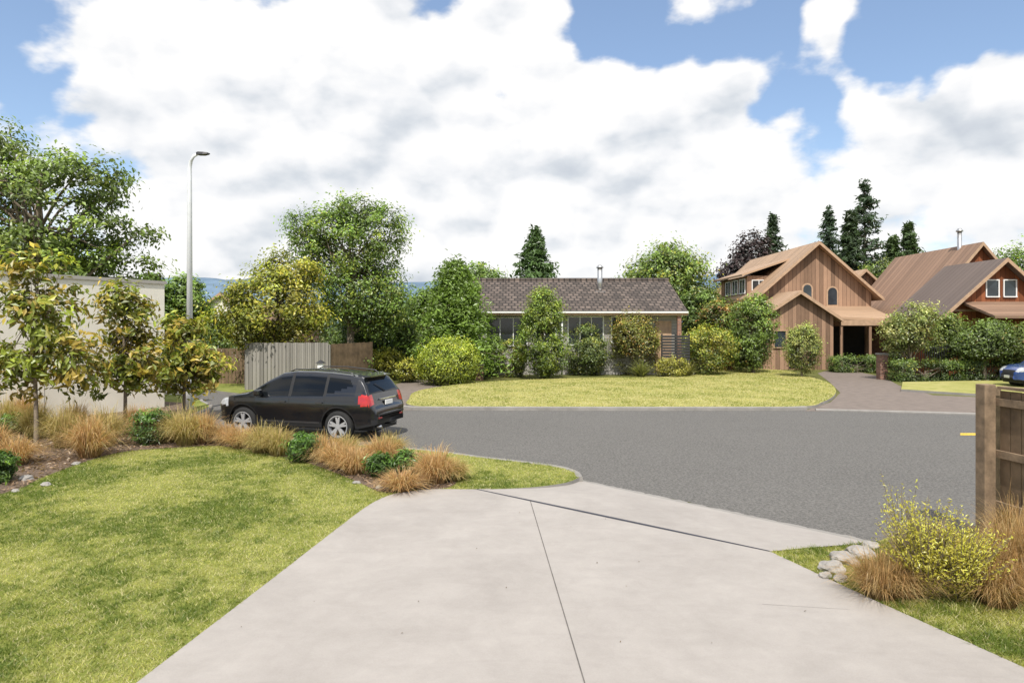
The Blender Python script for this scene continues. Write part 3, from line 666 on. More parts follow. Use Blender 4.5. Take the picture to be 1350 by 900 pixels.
def car(name,loc,rz,paint,scale=1.0):
    e=empty(name,loc,rz); e.scale=(scale,)*3
    tp=[(-2.30,0.60),(-2.295,0.70),(-2.27,0.80),(-2.23,0.86),(-2.20,0.92),(-2.18,1.02),(-2.13,1.16),(-1.99,1.41),(-1.90,1.54),(-1.82,1.58),(-1.5,1.63),(-1.0,1.675),(-0.5,1.695),(0.0,1.69),(0.35,1.645),(0.72,1.46),(1.12,1.20),(1.25,1.135),(1.7,1.07),(2.0,0.98),(2.15,0.89),(2.24,0.78),(2.29,0.64),(2.31,0.52)]
    wp=[(-2.30,0.70),(-2.27,0.79),(-2.2,0.85),(-2.1,0.89),(-1.8,0.93),(-1,0.945),(1,0.94),(1.6,0.925),(1.95,0.86),(2.12,0.77),(2.23,0.66),(2.31,0.48)]
    ip=lambda P,x: float(np.interp(x,[p[0] for p in P],[p[1] for p in P]))
    xs=sorted(set([round(a,4) for a in list(np.linspace(-2.30,2.31,110))+[p[0] for p in tp]+list(-1.36+0.45*np.cos(np.linspace(0,math.pi,15)))+list(1.34+0.45*np.cos(np.linspace(0,math.pi,15)))]))
    R=0.375; AR=0.45
    def zb(x):
        z=0.33 if abs(x)<1.85 else 0.33+(abs(x)-1.85)*0.22
        for w in (-1.36,1.34):
            if abs(x-w)<AR: z=max(z,R+math.sqrt(max(0,AR*AR-(x-w)**2)))
        return z
    bz=[0.25,0.36,0.48,0.60,0.66,0.80,0.90,1.0,1.1]; bf=[0.93,0.955,0.968,0.972,0.985,1.0,0.998,0.985,0.965]
    def belt(x): return min(1.04+0.028*(1.0-x)*1.0,ip(tp,x)-0.05)
    def side_y(x,z): return ip(wp,x)*float(np.interp(z,bz,bf))
    NS,NG,NT=13,9,9; rings=[]
    for x in xs:
        b0=zb(x); bl=max(belt(x),b0+0.02); zt=max(ip(tp,x),bl+0.03); half=[]
        for i in range(NS): z=b0+(bl-b0)*i/(NS-1); half.append((side_y(x,z),z))
        yb=half[-1][0]; zed=max(bl+0.004,zt-0.055-0.02*min(1,(zt-bl)*2)); gh=zed-bl
        for i in range(1,NG): s=i/(NG-1); half.append((yb-0.02*min(1,gh*4)*(s>0)-gh*0.32*s-0.05*s*s*min(1,gh*2),bl+gh*s))
        ye=half[-1][0]
        for i in range(1,NT+1):
            s=i/NT; half.append((ye*(1-s),zed+(zt-zed)*math.sqrt(max(0,1-(1-s)**2.4))))
        full=[(x,y,z) for y,z in half]+[(x,-y,z) for y,z in half[-2::-1]]; rings.append(full)
    K=len(rings[0]); V=[p for r_ in rings for p in r_]; Fc=[];mi=[]; HN=NS+NG-1+NT
    for i in range(len(xs)-1):
        xm=(xs[i]+xs[i+1])/2; zt=ip(tp,xm); bl=belt(xm)
        for k in range(K-1):
            Fc.append((i*K+k,(i+1)*K+k,(i+1)*K+k+1,i*K+k+1))
            kk=k if k<HN else K-2-k
            c=np.mean([V[j] for j in Fc[-1]],axis=0); m=0
            if kk<NS-1:
                if c[2]<0.43 and kk<4: m=1
                if abs(xm)<2.0 and kk==0 and zb(xm)>0.4: m=1
            elif kk<NS+NG-2:
                g=kk-(NS-1)
                if -1.74<xm<0.98 and zt-bl>0.17:
                    if g<=NG-3: m=2
                    if xm<-1.0 and c[2]<bl+0.02+(-1.0-xm)*0.30: m=0
                    if xm<-1.50 and c[2]>1.56-( -1.50-xm)*0.9: m=0
                    if -0.05<xm<0.03 or -1.04<xm<-0.97: m=1
            else:
                g=kk-(NS+NG-2)
                if 0.38<xm<1.12 and g>=1: m=2
                if -2.13<xm<-1.90 and g>=1: m=2
            if xm<-1.90 and 0.90<c[2]<1.14 and abs(c[1])>0.62: m=3
            if xm>1.8 and 0.78<c[2]<0.98 and abs(c[1])>0.45: m=4
            if xm>2.18 and 0.5<c[2]<0.84 and abs(c[1])<0.42: m=1
            if xm<-2.2 and c[2]<0.55: m=1
            mi.append(m)
    n0=len(xs)-1
    Fc.append(tuple(range(K))[::-1]); mi.append(1); Fc.append(tuple(range(n0*K,n0*K+K))); mi.append(1)
    mk('body',V,Fc,[paint,M['plastic'],M['carglass'],M['tail'],M['head']],mi,e,smooth=True)
    box(e,'underbody',-2.15,2.1,-0.62,0.62,0.26,0.60,M['plastic'])
    V=[];Fc=[]
    for w in (-1.36,1.34): addbox(V,Fc,w-0.47,w+0.47,-0.86,0.86,0.64,0.88)
    mk('wheel_wells',V,Fc,M['dark'],parent=e)
    for wn,wx,sy in (('rear_left',-1.36,1),('rear_right',-1.36,-1),('front_left',1.34,1),('front_right',1.34,-1)):
        yo=0.925*sy; N=36
        prof=[(0.0,0.235),(0.0,0.265),(0.0,0.31),(-0.015,0.355),(-0.05,0.375),(-0.18,0.375),(-0.22,0.34),(-0.23,0.2)]
        V=[];Fc=[]
        for k in range(N):
            t=2*math.pi*k/N
            for (py,pr) in prof: V.append((wx+pr*math.cos(t),yo+py*sy,R+pr*math.sin(t)))
        n=len(prof)
        for k in range(N):
            for j in range(n-1): Fc.append((k*n+j,k*n+j+1,((k+1)%N)*n+j+1,((k+1)%N)*n+j))
        mk('tyre_'+wn,V,Fc,M['tyre'],parent=e,smooth=True)
        V=[];Fc=[]
        prof=[(-0.012,0.268),(0.004,0.264),(0.004,0.245),(-0.03,0.235),(-0.12,0.22)]; n=len(prof)
        for k in range(N):
            t=2*math.pi*k/N
            for (py,pr) in prof: V.append((wx+pr*math.cos(t),yo+py*sy,R+pr*math.sin(t)))
        for k in range(N):
            for j in range(n-1): Fc.append((k*n+j,k*n+j+1,((k+1)%N)*n+j+1,((k+1)%N)*n+j))
        for k in range(5):
            for da in (-0.13,0.13):
                t=2*math.pi*k/5+0.3; o=len(V)
                for rr,hw_,yy in ((0.05,0.028,-0.012),(0.25,0.022,-0.004)):
                    tt=t+da*(0.6 if rr<0.1 else 1.35); cx=wx+rr*math.cos(tt); cz=R+rr*math.sin(tt); px,pz=-math.sin(tt)*hw_,math.cos(tt)*hw_
                    V+=[(cx-px,yo+yy*sy,cz-pz),(cx+px,yo+yy*sy,cz+pz),(cx+px,yo+(yy-0.035)*sy,cz+pz),(cx-px,yo+(yy-0.035)*sy,cz-pz)]
                Fc+=[(o,o+1,o+5,o+4),(o+1,o+2,o+6,o+5),(o+3,o,o+4,o+7),(o+2,o+3,o+7,o+6)]
        o=len(V); 
        for k in range(16): t=2*math.pi*k/16; V.append((wx+0.065*math.cos(t),yo-0.006*sy,R+0.065*math.sin(t)))
        Fc.append(tuple(range(o,o+16)))
        mk('rim_'+wn,V,Fc,M['alloy'],parent=e)
        V=[]
        for k in range(24): t=2*math.pi*k/24; V.append((wx+0.235*math.cos(t),yo-0.10*sy,R+0.235*math.sin(t)))
        mk('brake_'+wn,V,[tuple(range(24))],M['dark'],parent=e)
    for sy,nm in ((1,'left'),(-1,'right')):
        tubeobj('roof_rail_'+nm,[(-1.65,0.60*sy,1.58),(-1.55,0.60*sy,1.645),(-0.7,0.62*sy,1.715),(0.0,0.62*sy,1.71),(0.14,0.62*sy,1.65)],[0.012,0.015,0.015,0.015,0.012],M['railm'],e,6)
        box(e,'mirror_'+nm,0.72,0.90,min(0.93*sy,1.12*sy),max(0.93*sy,1.12*sy),1.06,1.22,paint,0.045)
        V=[];Fc=[]
        for xa in (0.10,-0.93):
            yy=side_y(xa,0.92)*sy; addbox(V,Fc,xa-0.02,xa+0.16,min(yy,yy+0.03*sy),max(yy,yy+0.03*sy),0.92,0.95)
        mk('door_handles_'+nm,V,Fc,M['railm'],parent=e)
        V=[];Fc=[]
        for xa,zlo in ((0.98,0.38),(-0.01,0.36),(-1.0,0.62)):
            o=len(V); zz=np.linspace(zlo,1.03,9)
            for z in zz:
                yy=(side_y(xa,z)+0.0025)*sy; V+=[(xa-0.004,yy,z),(xa+0.004,yy,z)]
            for j in range(8): Fc.append((o+j*2,o+j*2+1,o+j*2+3,o+j*2+2))
        mk('door_seams_'+nm,V,Fc,M['dark'],parent=e)
        V=[];Fc=[]
        for xa in np.linspace(-0.85,0.85,12):
            for z in (0.42,0.47): V.append((xa,(side_y(xa,z)+0.008)*sy,z))
        for j in range(11): Fc.append((j*2,j*2+1,j*2+3,j*2+2))
        mk('side_moulding_'+nm,V,Fc,M['railm'],parent=e)
        box(e,'rear_reflector_'+nm,-2.312,-2.28,min(0.46*sy,0.62*sy),max(0.46*sy,0.62*sy),0.56,0.60,M['tail'])
    mk('rear_spoiler',[(-2.03,-0.52,1.565),(-2.03,0.52,1.565),(-1.7,0.58,1.615),(-1.7,-0.58,1.615),(-2.03,-0.52,1.54),(-2.03,0.52,1.54),(-1.76,0.58,1.52),(-1.76,-0.58,1.52)],[(0,3,2,1),(4,5,6,7),(0,1,5,4),(1,2,6,5),(3,0,4,7)],paint,parent=e)
    box(e,'number_plate',-2.262,-2.235,-0.18,0.18,0.86,0.97,M['white'],0.003)
    box(e,'plate_garnish',-2.235,-2.19,-0.40,0.40,1.0,1.03,M['chrome'],0.005)
    box(e,'front_plate',2.312,2.322,-0.18,0.18,0.48,0.60,M['white'],0.003)
    box(e,'bumper_step',-2.335,-2.28,-0.66,0.66,0.63,0.67,M['plastic'],0.01)
    tubeobj('exhaust',[(-2.31,0.5,0.36),(-2.1,0.5,0.36)],[0.035,0.035],M['chrome'],e,10)
    tubeobj('tow_bar',[(-2.15,0,0.38),(-2.40,0,0.38),(-2.45,0,0.44)],[0.025,0.025,0.025],M['plastic'],e,8)
    tubeobj('rear_wiper',[(-2.14,0,1.18),(-2.03,0.34,1.38)],[0.012,0.008],M['plastic'],e,6)
    return e
cs=0.97; th=math.radians(180-17)
wl=np.array((-1.36,0.83))*cs; off=(wl[0]*math.cos(th)-wl[1]*math.sin(th), wl[0]*math.sin(th)+wl[1]*math.cos(th))
car('parked_car',(-4.03-off[0],15.95-off[1],0.004),th,carpaint('black_car_paint',(0.008,0.009,0.012)),cs)
car('parked_car',(21.4+2.35,29.6,0.01),math.radians(176),carpaint('blue_car_paint',(0.02,0.06,0.25)),0.95)
# ---------------------------------------------------------------- vegetation
g1=(0.085,0.13,0.022); g2=(0.10,0.155,0.025); gd=(0.05,0.085,0.018); gy=(0.16,0.19,0.025)
def young(name,u,d,vt,rw,seed,n=80,col=(0.16,0.20,0.028),z0=S,low=0.35,nlf=40):
    x=at(u,d); h=zat(vt,d)-z0
    bl=[(0,0,h*0.62,rw*0.8,rw*0.8,h*0.36),(rw*0.35,0,h*0.42,rw*0.85,rw*0.7,h*0.2),(-rw*0.35,0,h*0.40,rw*0.8,rw*0.7,h*0.22),(0,0,h*0.82,rw*0.5,rw*0.5,h*0.16)]
    return tree(name,x,d,z0,bl,n,0.34,nlf,0.19,col,trunk_r=0.045,top=z0+h*0.93,seed=seed,nl=n//2,shell=0.15,aspect=0.42,yel=0.28,ycol=(0.32,0.24,0.05),var=0.35,dark_low=0.15)
young('magnolia_tree',48,15.0,322,1.3,11,82)
young('magnolia_tree',165,17.5,362,1.1,12,80)
young('magnolia_tree',243,19.5,405,1.25,13,105,(0.16,0.195,0.028))
x,d=at(55,28),28
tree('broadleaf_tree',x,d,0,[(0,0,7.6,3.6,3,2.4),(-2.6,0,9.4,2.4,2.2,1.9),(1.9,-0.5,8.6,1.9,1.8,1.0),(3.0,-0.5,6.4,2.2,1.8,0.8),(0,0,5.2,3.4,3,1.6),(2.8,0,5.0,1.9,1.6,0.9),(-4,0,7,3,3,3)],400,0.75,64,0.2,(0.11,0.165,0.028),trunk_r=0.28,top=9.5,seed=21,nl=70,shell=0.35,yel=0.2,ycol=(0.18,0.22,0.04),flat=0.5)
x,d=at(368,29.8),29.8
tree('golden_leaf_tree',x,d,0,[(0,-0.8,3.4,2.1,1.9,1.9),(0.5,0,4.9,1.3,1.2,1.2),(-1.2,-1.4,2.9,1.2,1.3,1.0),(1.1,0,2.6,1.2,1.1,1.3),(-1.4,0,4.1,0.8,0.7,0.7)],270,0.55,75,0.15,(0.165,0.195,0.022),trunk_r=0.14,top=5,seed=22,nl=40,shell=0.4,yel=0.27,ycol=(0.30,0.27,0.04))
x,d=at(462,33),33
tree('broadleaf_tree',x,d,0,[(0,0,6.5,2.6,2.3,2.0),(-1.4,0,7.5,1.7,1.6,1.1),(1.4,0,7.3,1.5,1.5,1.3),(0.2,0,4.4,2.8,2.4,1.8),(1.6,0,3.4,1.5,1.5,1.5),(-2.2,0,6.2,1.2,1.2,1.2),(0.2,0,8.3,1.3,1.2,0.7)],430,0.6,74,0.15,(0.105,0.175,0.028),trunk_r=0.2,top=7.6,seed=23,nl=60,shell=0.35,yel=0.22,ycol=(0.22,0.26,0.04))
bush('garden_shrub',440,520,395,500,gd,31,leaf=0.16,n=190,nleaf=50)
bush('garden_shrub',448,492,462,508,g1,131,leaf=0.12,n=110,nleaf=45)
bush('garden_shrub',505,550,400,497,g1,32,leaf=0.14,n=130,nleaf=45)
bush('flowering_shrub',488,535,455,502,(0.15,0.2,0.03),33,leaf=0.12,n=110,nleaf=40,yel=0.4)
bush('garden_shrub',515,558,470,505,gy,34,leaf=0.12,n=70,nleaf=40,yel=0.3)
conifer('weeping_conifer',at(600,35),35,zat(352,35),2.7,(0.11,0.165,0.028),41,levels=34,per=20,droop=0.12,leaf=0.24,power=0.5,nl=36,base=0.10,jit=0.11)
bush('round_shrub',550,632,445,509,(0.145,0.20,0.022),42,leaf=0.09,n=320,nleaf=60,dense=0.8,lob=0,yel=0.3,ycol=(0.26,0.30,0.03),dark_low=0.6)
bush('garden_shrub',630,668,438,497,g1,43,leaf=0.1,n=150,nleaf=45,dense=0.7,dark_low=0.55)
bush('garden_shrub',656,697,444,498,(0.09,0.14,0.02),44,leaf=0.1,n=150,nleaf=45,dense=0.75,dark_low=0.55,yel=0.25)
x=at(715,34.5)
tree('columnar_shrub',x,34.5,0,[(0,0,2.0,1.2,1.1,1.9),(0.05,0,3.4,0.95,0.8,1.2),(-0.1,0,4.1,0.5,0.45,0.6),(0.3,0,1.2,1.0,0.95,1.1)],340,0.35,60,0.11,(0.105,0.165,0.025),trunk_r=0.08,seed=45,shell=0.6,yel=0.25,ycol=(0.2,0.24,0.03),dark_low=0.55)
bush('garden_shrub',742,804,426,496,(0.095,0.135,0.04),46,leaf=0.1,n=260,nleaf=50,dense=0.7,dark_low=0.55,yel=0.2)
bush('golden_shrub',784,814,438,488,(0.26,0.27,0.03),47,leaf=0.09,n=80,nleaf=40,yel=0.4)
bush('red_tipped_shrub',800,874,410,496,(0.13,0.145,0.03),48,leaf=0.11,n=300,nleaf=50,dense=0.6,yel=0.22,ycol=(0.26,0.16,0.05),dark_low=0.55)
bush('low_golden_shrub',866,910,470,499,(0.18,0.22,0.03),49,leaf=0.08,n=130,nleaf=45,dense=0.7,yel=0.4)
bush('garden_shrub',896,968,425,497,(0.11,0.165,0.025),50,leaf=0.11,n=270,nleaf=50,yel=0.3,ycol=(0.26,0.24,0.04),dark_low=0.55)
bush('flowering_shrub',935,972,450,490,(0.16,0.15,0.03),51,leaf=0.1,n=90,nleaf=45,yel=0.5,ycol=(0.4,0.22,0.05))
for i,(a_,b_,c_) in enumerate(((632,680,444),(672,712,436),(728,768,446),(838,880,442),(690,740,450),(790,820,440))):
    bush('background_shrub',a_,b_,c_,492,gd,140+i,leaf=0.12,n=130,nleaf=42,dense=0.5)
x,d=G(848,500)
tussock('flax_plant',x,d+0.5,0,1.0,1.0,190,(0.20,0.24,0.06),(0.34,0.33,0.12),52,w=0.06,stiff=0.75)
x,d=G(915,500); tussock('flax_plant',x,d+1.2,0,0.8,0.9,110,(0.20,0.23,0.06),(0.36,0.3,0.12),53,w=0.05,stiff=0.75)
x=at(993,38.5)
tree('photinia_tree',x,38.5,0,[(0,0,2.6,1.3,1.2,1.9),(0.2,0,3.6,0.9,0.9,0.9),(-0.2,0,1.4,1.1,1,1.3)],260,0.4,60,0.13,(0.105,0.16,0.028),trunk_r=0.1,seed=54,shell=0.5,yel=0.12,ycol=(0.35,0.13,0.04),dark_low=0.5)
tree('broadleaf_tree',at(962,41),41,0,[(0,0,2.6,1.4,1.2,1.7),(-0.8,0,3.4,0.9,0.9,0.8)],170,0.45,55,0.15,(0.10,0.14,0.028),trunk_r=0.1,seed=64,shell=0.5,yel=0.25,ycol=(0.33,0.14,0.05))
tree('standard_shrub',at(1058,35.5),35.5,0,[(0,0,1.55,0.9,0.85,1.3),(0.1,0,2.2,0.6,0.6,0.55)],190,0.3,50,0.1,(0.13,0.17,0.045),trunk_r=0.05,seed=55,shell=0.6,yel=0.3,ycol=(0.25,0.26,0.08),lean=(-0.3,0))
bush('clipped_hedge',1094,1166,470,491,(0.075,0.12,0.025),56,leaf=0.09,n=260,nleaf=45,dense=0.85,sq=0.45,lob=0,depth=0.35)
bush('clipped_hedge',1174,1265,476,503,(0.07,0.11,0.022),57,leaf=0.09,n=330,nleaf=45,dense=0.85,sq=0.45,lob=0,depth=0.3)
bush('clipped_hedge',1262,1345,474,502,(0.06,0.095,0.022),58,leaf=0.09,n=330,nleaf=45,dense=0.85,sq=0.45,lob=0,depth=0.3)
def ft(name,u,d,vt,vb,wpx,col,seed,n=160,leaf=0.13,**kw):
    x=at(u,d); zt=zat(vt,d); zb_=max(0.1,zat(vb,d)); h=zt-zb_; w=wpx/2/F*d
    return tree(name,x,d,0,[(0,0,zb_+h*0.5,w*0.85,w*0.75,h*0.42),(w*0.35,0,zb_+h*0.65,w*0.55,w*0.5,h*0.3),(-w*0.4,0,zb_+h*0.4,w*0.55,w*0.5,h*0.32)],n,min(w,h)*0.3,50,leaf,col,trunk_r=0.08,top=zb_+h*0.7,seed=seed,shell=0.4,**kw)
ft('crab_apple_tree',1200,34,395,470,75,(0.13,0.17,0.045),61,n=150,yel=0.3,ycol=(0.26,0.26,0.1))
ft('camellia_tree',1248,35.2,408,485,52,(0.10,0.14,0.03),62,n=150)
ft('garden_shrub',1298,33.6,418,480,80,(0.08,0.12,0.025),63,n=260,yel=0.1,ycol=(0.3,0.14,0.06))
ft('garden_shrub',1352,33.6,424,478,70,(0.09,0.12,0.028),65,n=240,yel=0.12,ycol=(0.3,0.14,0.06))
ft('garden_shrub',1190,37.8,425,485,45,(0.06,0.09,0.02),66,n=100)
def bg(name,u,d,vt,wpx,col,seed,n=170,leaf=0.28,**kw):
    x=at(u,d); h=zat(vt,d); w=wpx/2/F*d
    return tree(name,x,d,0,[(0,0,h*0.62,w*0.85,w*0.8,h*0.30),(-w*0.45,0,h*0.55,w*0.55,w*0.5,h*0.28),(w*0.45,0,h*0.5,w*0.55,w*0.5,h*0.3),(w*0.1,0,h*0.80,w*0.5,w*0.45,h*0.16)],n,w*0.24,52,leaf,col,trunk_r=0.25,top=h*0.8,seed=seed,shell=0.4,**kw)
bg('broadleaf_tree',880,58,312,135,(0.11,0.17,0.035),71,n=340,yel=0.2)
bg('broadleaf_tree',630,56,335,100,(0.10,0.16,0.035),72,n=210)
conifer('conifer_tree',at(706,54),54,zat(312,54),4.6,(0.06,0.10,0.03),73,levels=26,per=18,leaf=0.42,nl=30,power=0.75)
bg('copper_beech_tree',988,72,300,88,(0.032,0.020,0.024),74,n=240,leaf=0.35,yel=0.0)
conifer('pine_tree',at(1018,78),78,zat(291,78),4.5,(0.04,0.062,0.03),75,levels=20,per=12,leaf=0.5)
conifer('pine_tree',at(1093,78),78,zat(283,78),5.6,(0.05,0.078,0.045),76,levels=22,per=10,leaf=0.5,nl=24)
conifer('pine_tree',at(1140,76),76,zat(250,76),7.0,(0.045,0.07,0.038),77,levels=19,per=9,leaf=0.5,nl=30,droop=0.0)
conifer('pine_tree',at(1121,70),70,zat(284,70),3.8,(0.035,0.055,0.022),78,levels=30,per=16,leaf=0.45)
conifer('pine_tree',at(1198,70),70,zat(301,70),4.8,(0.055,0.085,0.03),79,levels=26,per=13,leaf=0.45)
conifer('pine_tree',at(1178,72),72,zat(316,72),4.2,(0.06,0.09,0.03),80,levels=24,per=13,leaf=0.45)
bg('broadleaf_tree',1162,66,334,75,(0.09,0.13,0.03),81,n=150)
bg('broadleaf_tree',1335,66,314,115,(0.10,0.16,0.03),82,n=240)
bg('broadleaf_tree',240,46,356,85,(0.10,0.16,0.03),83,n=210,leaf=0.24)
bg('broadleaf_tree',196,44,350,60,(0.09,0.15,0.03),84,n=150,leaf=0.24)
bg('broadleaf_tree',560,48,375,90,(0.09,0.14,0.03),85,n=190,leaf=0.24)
bg('broadleaf_tree',925,52,372,80,(0.075,0.12,0.025),86,n=190,leaf=0.24)
bg('broadleaf_tree',300,44,405,60,(0.07,0.11,0.025),87,n=140,leaf=0.22)
rng=np.random.default_rng(9); bl=[]
for i in range(110):
    x=rng.uniform(-85,115); y=rng.uniform(82,120); hh=rng.uniform(4.5,7.8); bl.append((x,y,hh*0.5,rng.uniform(2.5,4.5),3,hh*0.5))
V,c,_=crown(rng,bl,1500,1.5,32,0.6,(0.075,0.12,0.045),shell=0.5)
n=len(V)//4; fastmesh('distant_trees',V,np.arange(n*4).reshape(n,4),4,[M['leaf']],col=c)
rng=np.random.default_rng(10); bl=[]
for u in range(905,1000,14): bl.append((at(u,42),42,1.2,1,0.8,1.2))
for u in range(440,640,16): bl.append((at(u,39),39,1.3,1.1,0.9,1.4))
for u in range(225,335,12): bl.append((at(u,33.5),33.5,1.1,0.8,0.7,1.2))
V,c,_=crown(rng,bl,460,0.6,45,0.16,(0.07,0.11,0.022),shell=0.4)
n=len(V)//4; fastmesh('undergrowth',V,np.arange(n*4).reshape(n,4),4,[M['leaf']],col=c)
tan1=(0.64,0.35,0.16); tan2=(0.70,0.50,0.26); gr=(0.46,0.40,0.13)
T=[(118,603,0.78,0.95,1),(85,590,0.65,1.0,0),(140,588,0.65,0.95,0),(48,578,0.65,0.95,0),(22,612,0.55,0.6,1),(-10,600,0.55,0.7,1),(245,587,0.66,0.92,0),(268,584,0.6,0.8,1),(222,583,0.5,0.75,0),(318,590,0.58,0.5,1),(345,596,0.55,0.66,0),(368,600,0.5,0.62,0),(300,584,0.5,0.5,1),(430,608,0.5,0.58,1),(447,617,0.48,0.54,1),(468,624,0.46,0.52,1),(500,612,0.52,0.58,1),(515,604,0.48,0.55,0),(575,636,0.48,0.64,1),(548,624,0.4,0.45,1),(530,646,0.44,0.36,1),(412,602,0.45,0.5,0),(455,603,0.45,0.5,0),(30,562,0.65,0.95,1),(5,570,0.65,0.95,0),(180,575,0.55,0.8,1),(598,632,0.3,0.4,0),(200,570,0.5,0.7,0),(100,572,0.55,0.85,1)]
for i,(u,v,rr,hh,k) in enumerate(T):
    x,d=G(u,v,S)
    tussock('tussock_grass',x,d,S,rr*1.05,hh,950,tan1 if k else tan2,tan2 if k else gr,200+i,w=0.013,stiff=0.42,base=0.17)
for i,(u0,u1,vt,vb) in enumerate(((168,230,540,588),(376,421,568,611),(486,520,597,632),(515,555,590,628),(-30,20,588,640),(-10,30,545,575))):
    bush('dark_green_shrub',u0,u1,vt,vb,(0.052,0.105,0.018),300+i,leaf=0.08,n=85,nleaf=46,z0=S,dense=0.35,aspect=0.3,yel=0.15,ycol=(0.13,0.21,0.03),dark_low=0.5)
def rock(x,y,z,s,seed):
    import bmesh
    bm=bmesh.new(); bmesh.ops.create_icosphere(bm,subdivisions=3,radius=1)
    for v in bm.verts:
        k=1+0.35*noise.noise(v.co*1.3+Vector((seed,0,0)))+0.16*noise.noise(v.co*4+Vector((0,seed,0)))
        v.co=Vector((v.co.x*s*1.3*k,v.co.y*s*k,v.co.z*s*0.65*k))
    me=bpy.data.meshes.new('rock'); bm.to_mesh(me); bm.free(); me.materials.append(M['rock'])
    o=bpy.data.objects.new('rock',me); o.location=(x,y,z); o.rotation_euler=(0,0,seed); link(o)
for i,(u,v,s) in enumerate(((1098,752,0.12),(1114,741,0.13),(1088,760,0.06),(1133,732,0.12),(1108,764,0.07),(60,640,0.07),(35,632,0.09),(20,648,0.05),(100,612,0.06),(470,637,0.05),(500,643,0.05),(1148,722,0.08))):
    x,d=G(u,v,S); rock(x,d,S+s*0.25,s,i*1.7+0.4)
for i,(u,v,rr,hh,k) in enumerate(((1160,786,0.46,0.48,1),(1190,784,0.42,0.52,1),(1295,786,0.5,0.66,1),(1332,780,0.5,0.85,1),(1315,797,0.42,0.5,0),(1235,745,0.5,0.5,0),(1345,745,0.5,0.8,1),(1360,785,0.45,0.8,1))):
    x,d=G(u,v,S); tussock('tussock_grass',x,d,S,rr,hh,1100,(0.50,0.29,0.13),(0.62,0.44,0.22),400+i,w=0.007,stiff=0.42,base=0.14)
def sprig(name,x,y,z0,h,r_,n,seed):
    rng=np.random.default_rng(seed); P=[];N=[];K=[];T=[]
    for i in range(n):
        a=rng.uniform(0,2*math.pi); L=h*rng.uniform(0.5,1.12); o=r_*rng.uniform(0.2,1)
        t=np.linspace(0.12,1,46); px=x+math.cos(a)*o*t**1.3; py=y+math.sin(a)*o*t**1.3; pz=z0+L*t
        P.append(np.stack([px,py,pz],1)+rng.normal(size=(46,3))*0.02); K.append((0.45+0.7*t)*rng.uniform(0.7,1.25)); N.append(unit(rng.normal(size=(46,3))+np.array((0,0,0.4))))
        T.append(tube([(x,y,z0),(x+math.cos(a)*o*0.35,y+math.sin(a)*o*0.35,z0+L*0.5),(x+math.cos(a)*o,y+math.sin(a)*o,z0+L)],[0.006,0.005,0.002],4))
    P=np.vstack(P);N=np.vstack(N);K=np.concatenate(K)*rng.uniform(0.8,1.2,len(P))
    V,c=cards(rng,P,N,rng.uniform(0.02,0.045,len(P)),0.35,np.array((0.58,0.52,0.075))[None]*K[:,None]); n=len(V)//4
    ev,ef=tubes_join(T); fastmesh(name,V,np.arange(n*4).reshape(n,4),4,[M['leaf'],M['bark']],col=c,extra=(np.array(ev),np.array(ef)))
x,d=G(1222,790,S); sprig('golden_coleonema_shrub',x,d,S,0.82,0.46,210,501)
x,d=G(1265,793,S); sprig('golden_coleonema_shrub',x,d,S,0.66,0.44,160,502)
x,d=G(1190,770,S); sprig('golden_coleonema_shrub',x,d,S,1.0,0.22,14,503)
# ---------------------------------------------------------------- world
SUN=Vector((-0.03,-0.50,0)); SUN.normalize(); el=math.radians(54)
SV=Vector((SUN.x*math.cos(el),SUN.y*math.cos(el),math.sin(el)))
w=bpy.data.worlds.new('World'); scene.world=w; w.use_nodes=True; nt=w.node_tree; nt.nodes.clear()
try:
    w.cycles.sampling_method='MANUAL'; w.cycles.sample_map_resolution=512
except Exception: pass
out=nt.nodes.new('ShaderNodeOutputWorld'); bgn=nt.nodes.new('ShaderNodeBackground'); nt.links.new(bgn.outputs[0],out.inputs[0])
sky=nt.nodes.new('ShaderNodeTexSky'); sky.sky_type='NISHITA'; sky.sun_disc=False; sky.sun_elevation=el; sky.sun_rotation=math.atan2(SV.x,SV.y)
sky.air_density=1.0; sky.dust_density=0.6; sky.ozone_density=1.5
tc=nt.nodes.new('ShaderNodeTexCoord'); D=tc.outputs['Generated']
def vm(op,a,b=None,s=None):
    n=nt.nodes.new('ShaderNodeVectorMath'); n.operation=op
    for i,v in enumerate((a,b)):
        if v is None: continue
        if isinstance(v,tuple): n.inputs[i].default_value=v
        else: nt.links.new(v,n.inputs[i])
    if s is not None: n.inputs['Scale'].default_value=s
    return n
wn=nt.nodes.new('ShaderNodeTexNoise'); wn.inputs['Scale'].default_value=8; wn.inputs['Detail'].default_value=3; nt.links.new(D,wn.inputs['Vector'])
wc=vm('SUBTRACT',wn.outputs['Color'],(0.5,0.5,0.5)).outputs[0]
DW=vm('NORMALIZE',vm('ADD',D,vm('SCALE',wc,s=0.18).outputs[0]).outputs[0]).outputs[0]
def fbm(off,scale=4.6,detail=6,rough=0.58):
    v=vm('MULTIPLY',vm('ADD',D,off).outputs[0],(1.0,1.0,1.7)).outputs[0]
    return ntex(nt,v,scale,detail,rough,0.0)
OFF=(-0.010,-0.010,0.026)
n0=fbm((0.0,0,0)); n1=fbm(OFF,detail=4)
def puff(off):
    a=vm('ADD',vm('ADD',D,off).outputs[0],vm('SCALE',wc,s=0.06).outputs[0]).outputs[0]
    v=nt.nodes.new('ShaderNodeTexVoronoi'); v.feature='F1'; v.inputs['Scale'].default_value=10.0
    try: v.inputs['Detail'].default_value=0.0
    except Exception: pass
    nt.links.new(vm('MULTIPLY',a,(1,1,1.4)).outputs[0],v.inputs['Vector']); return v.outputs['Distance']
p0=puff((0.0,0,0)); p1=puff(OFF)
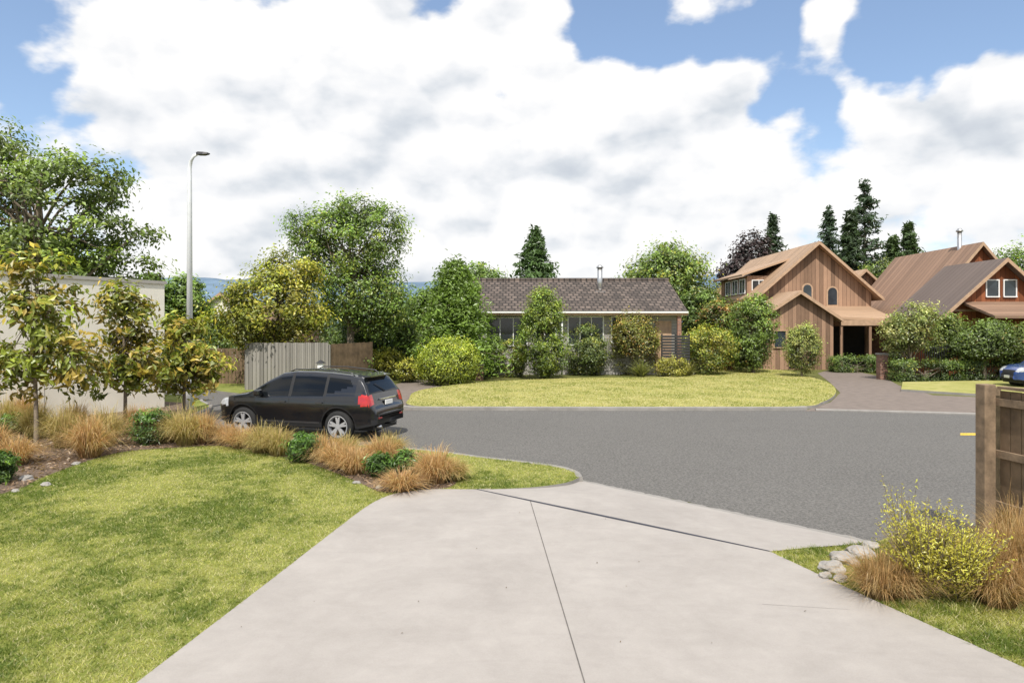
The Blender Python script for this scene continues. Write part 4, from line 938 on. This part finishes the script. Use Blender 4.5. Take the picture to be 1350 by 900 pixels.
def blobsum(L,vec):
    acc=None
    for (u,v,r_,A) in L:
        g=Vector(((u-675)/F,1,(HV-v)/F)).normalized(); sg=r_/F
        dt=vm('DOT_PRODUCT',vec,tuple(g)).outputs['Value']
        ex=mth(nt,'EXPONENT',mth(nt,'MULTIPLY',mth(nt,'SUBTRACT',dt,1.0),2/sg**2)); t=mth(nt,'MULTIPLY',ex,A)
        acc=t if acc is None else mth(nt,'ADD',acc,t)
    return acc
gaps=blobsum([(15,20,45,.28),(20,120,44,.30),(110,120,30,.2),(590,-5,60,.30),(430,-15,60,.28),(850,50,60,.36),(950,70,60,.34),(770,10,50,.32),(1030,30,50,.26),(694,112,32,.36),(1050,150,42,.32),(1180,70,40,.30),(1240,10,60,.34),(1340,-5,60,.3),(280,-15,50,.26)],DW)
fill=blobsum([(330,120,190,.24),(560,160,150,.24),(870,210,140,.26),(1270,130,95,.28),(1110,25,34,.22),(675,320,330,.22)],DW)
pf=mth(nt,'MULTIPLY',mth(nt,'SUBTRACT',0.45,p0),0.16)
dens=mth(nt,'ADD',mth(nt,'ADD',mth(nt,'SUBTRACT',n0,gaps),mth(nt,'ADD',fill,0.04)),pf)
mr=nt.nodes.new('ShaderNodeMapRange'); mr.interpolation_type='SMOOTHSTEP'; nt.links.new(dens,mr.inputs[0]); mr.inputs[1].default_value=0.42; mr.inputs[2].default_value=0.57
cov=mth(nt,'MULTIPLY',mr.outputs[0],0.985)
grey=blobsum([(330,240,85,.20),(510,225,100,.20),(200,225,55,.12),(860,180,42,.18),(1200,190,50,.24),(1310,192,60,.30),(830,268,100,.12)],DW)
rel=mth(nt,'ADD',mth(nt,'MULTIPLY',mth(nt,'SUBTRACT',n0,n1),1.6),mth(nt,'MULTIPLY',mth(nt,'SUBTRACT',p1,p0),0.7))
br=mth(nt,'ADD',mth(nt,'SUBTRACT',1.0,grey),rel,clamp=True)
cc=ramp(nt,br,[(0.3,(5.2,5.7,6.5)),(0.6,(7.2,7.6,8.1)),(0.82,(9.3,9.4,9.6)),(1.0,(10.5,10.4,10.3))])
skyc=mixc(nt,1.0,sky.outputs[0],(1.75,1.75,1.75),'MULTIPLY')
skyc=mixc(nt,0.18,skyc,(5.0,6.6,9.4))
fin=mixc(nt,cov,skyc,cc)
nt.links.new(fin,bgn.inputs[0]); bgn.inputs[1].default_value=0.1
sl=bpy.data.lights.new('sun','SUN'); sl.energy=5.0; sl.angle=math.radians(0.5); sl.color=(1.0,0.95,0.87)
so=bpy.data.objects.new('sun',sl); so.rotation_euler=SV.to_track_quat('Z','Y').to_euler(); so.location=(0,-10,30); link(so)
cd=bpy.data.cameras.new('camera'); cd.sensor_width=36; cd.lens=24; cd.shift_y=-20/1350; cd.clip_end=9000; cd.clip_start=0.05
co=bpy.data.objects.new('camera',cd); co.location=(0,0,H); co.rotation_euler=(math.radians(90),0,0); link(co); scene.camera=co
scene.view_settings.view_transform='Standard'; scene.view_settings.look='None'; scene.view_settings.exposure=0
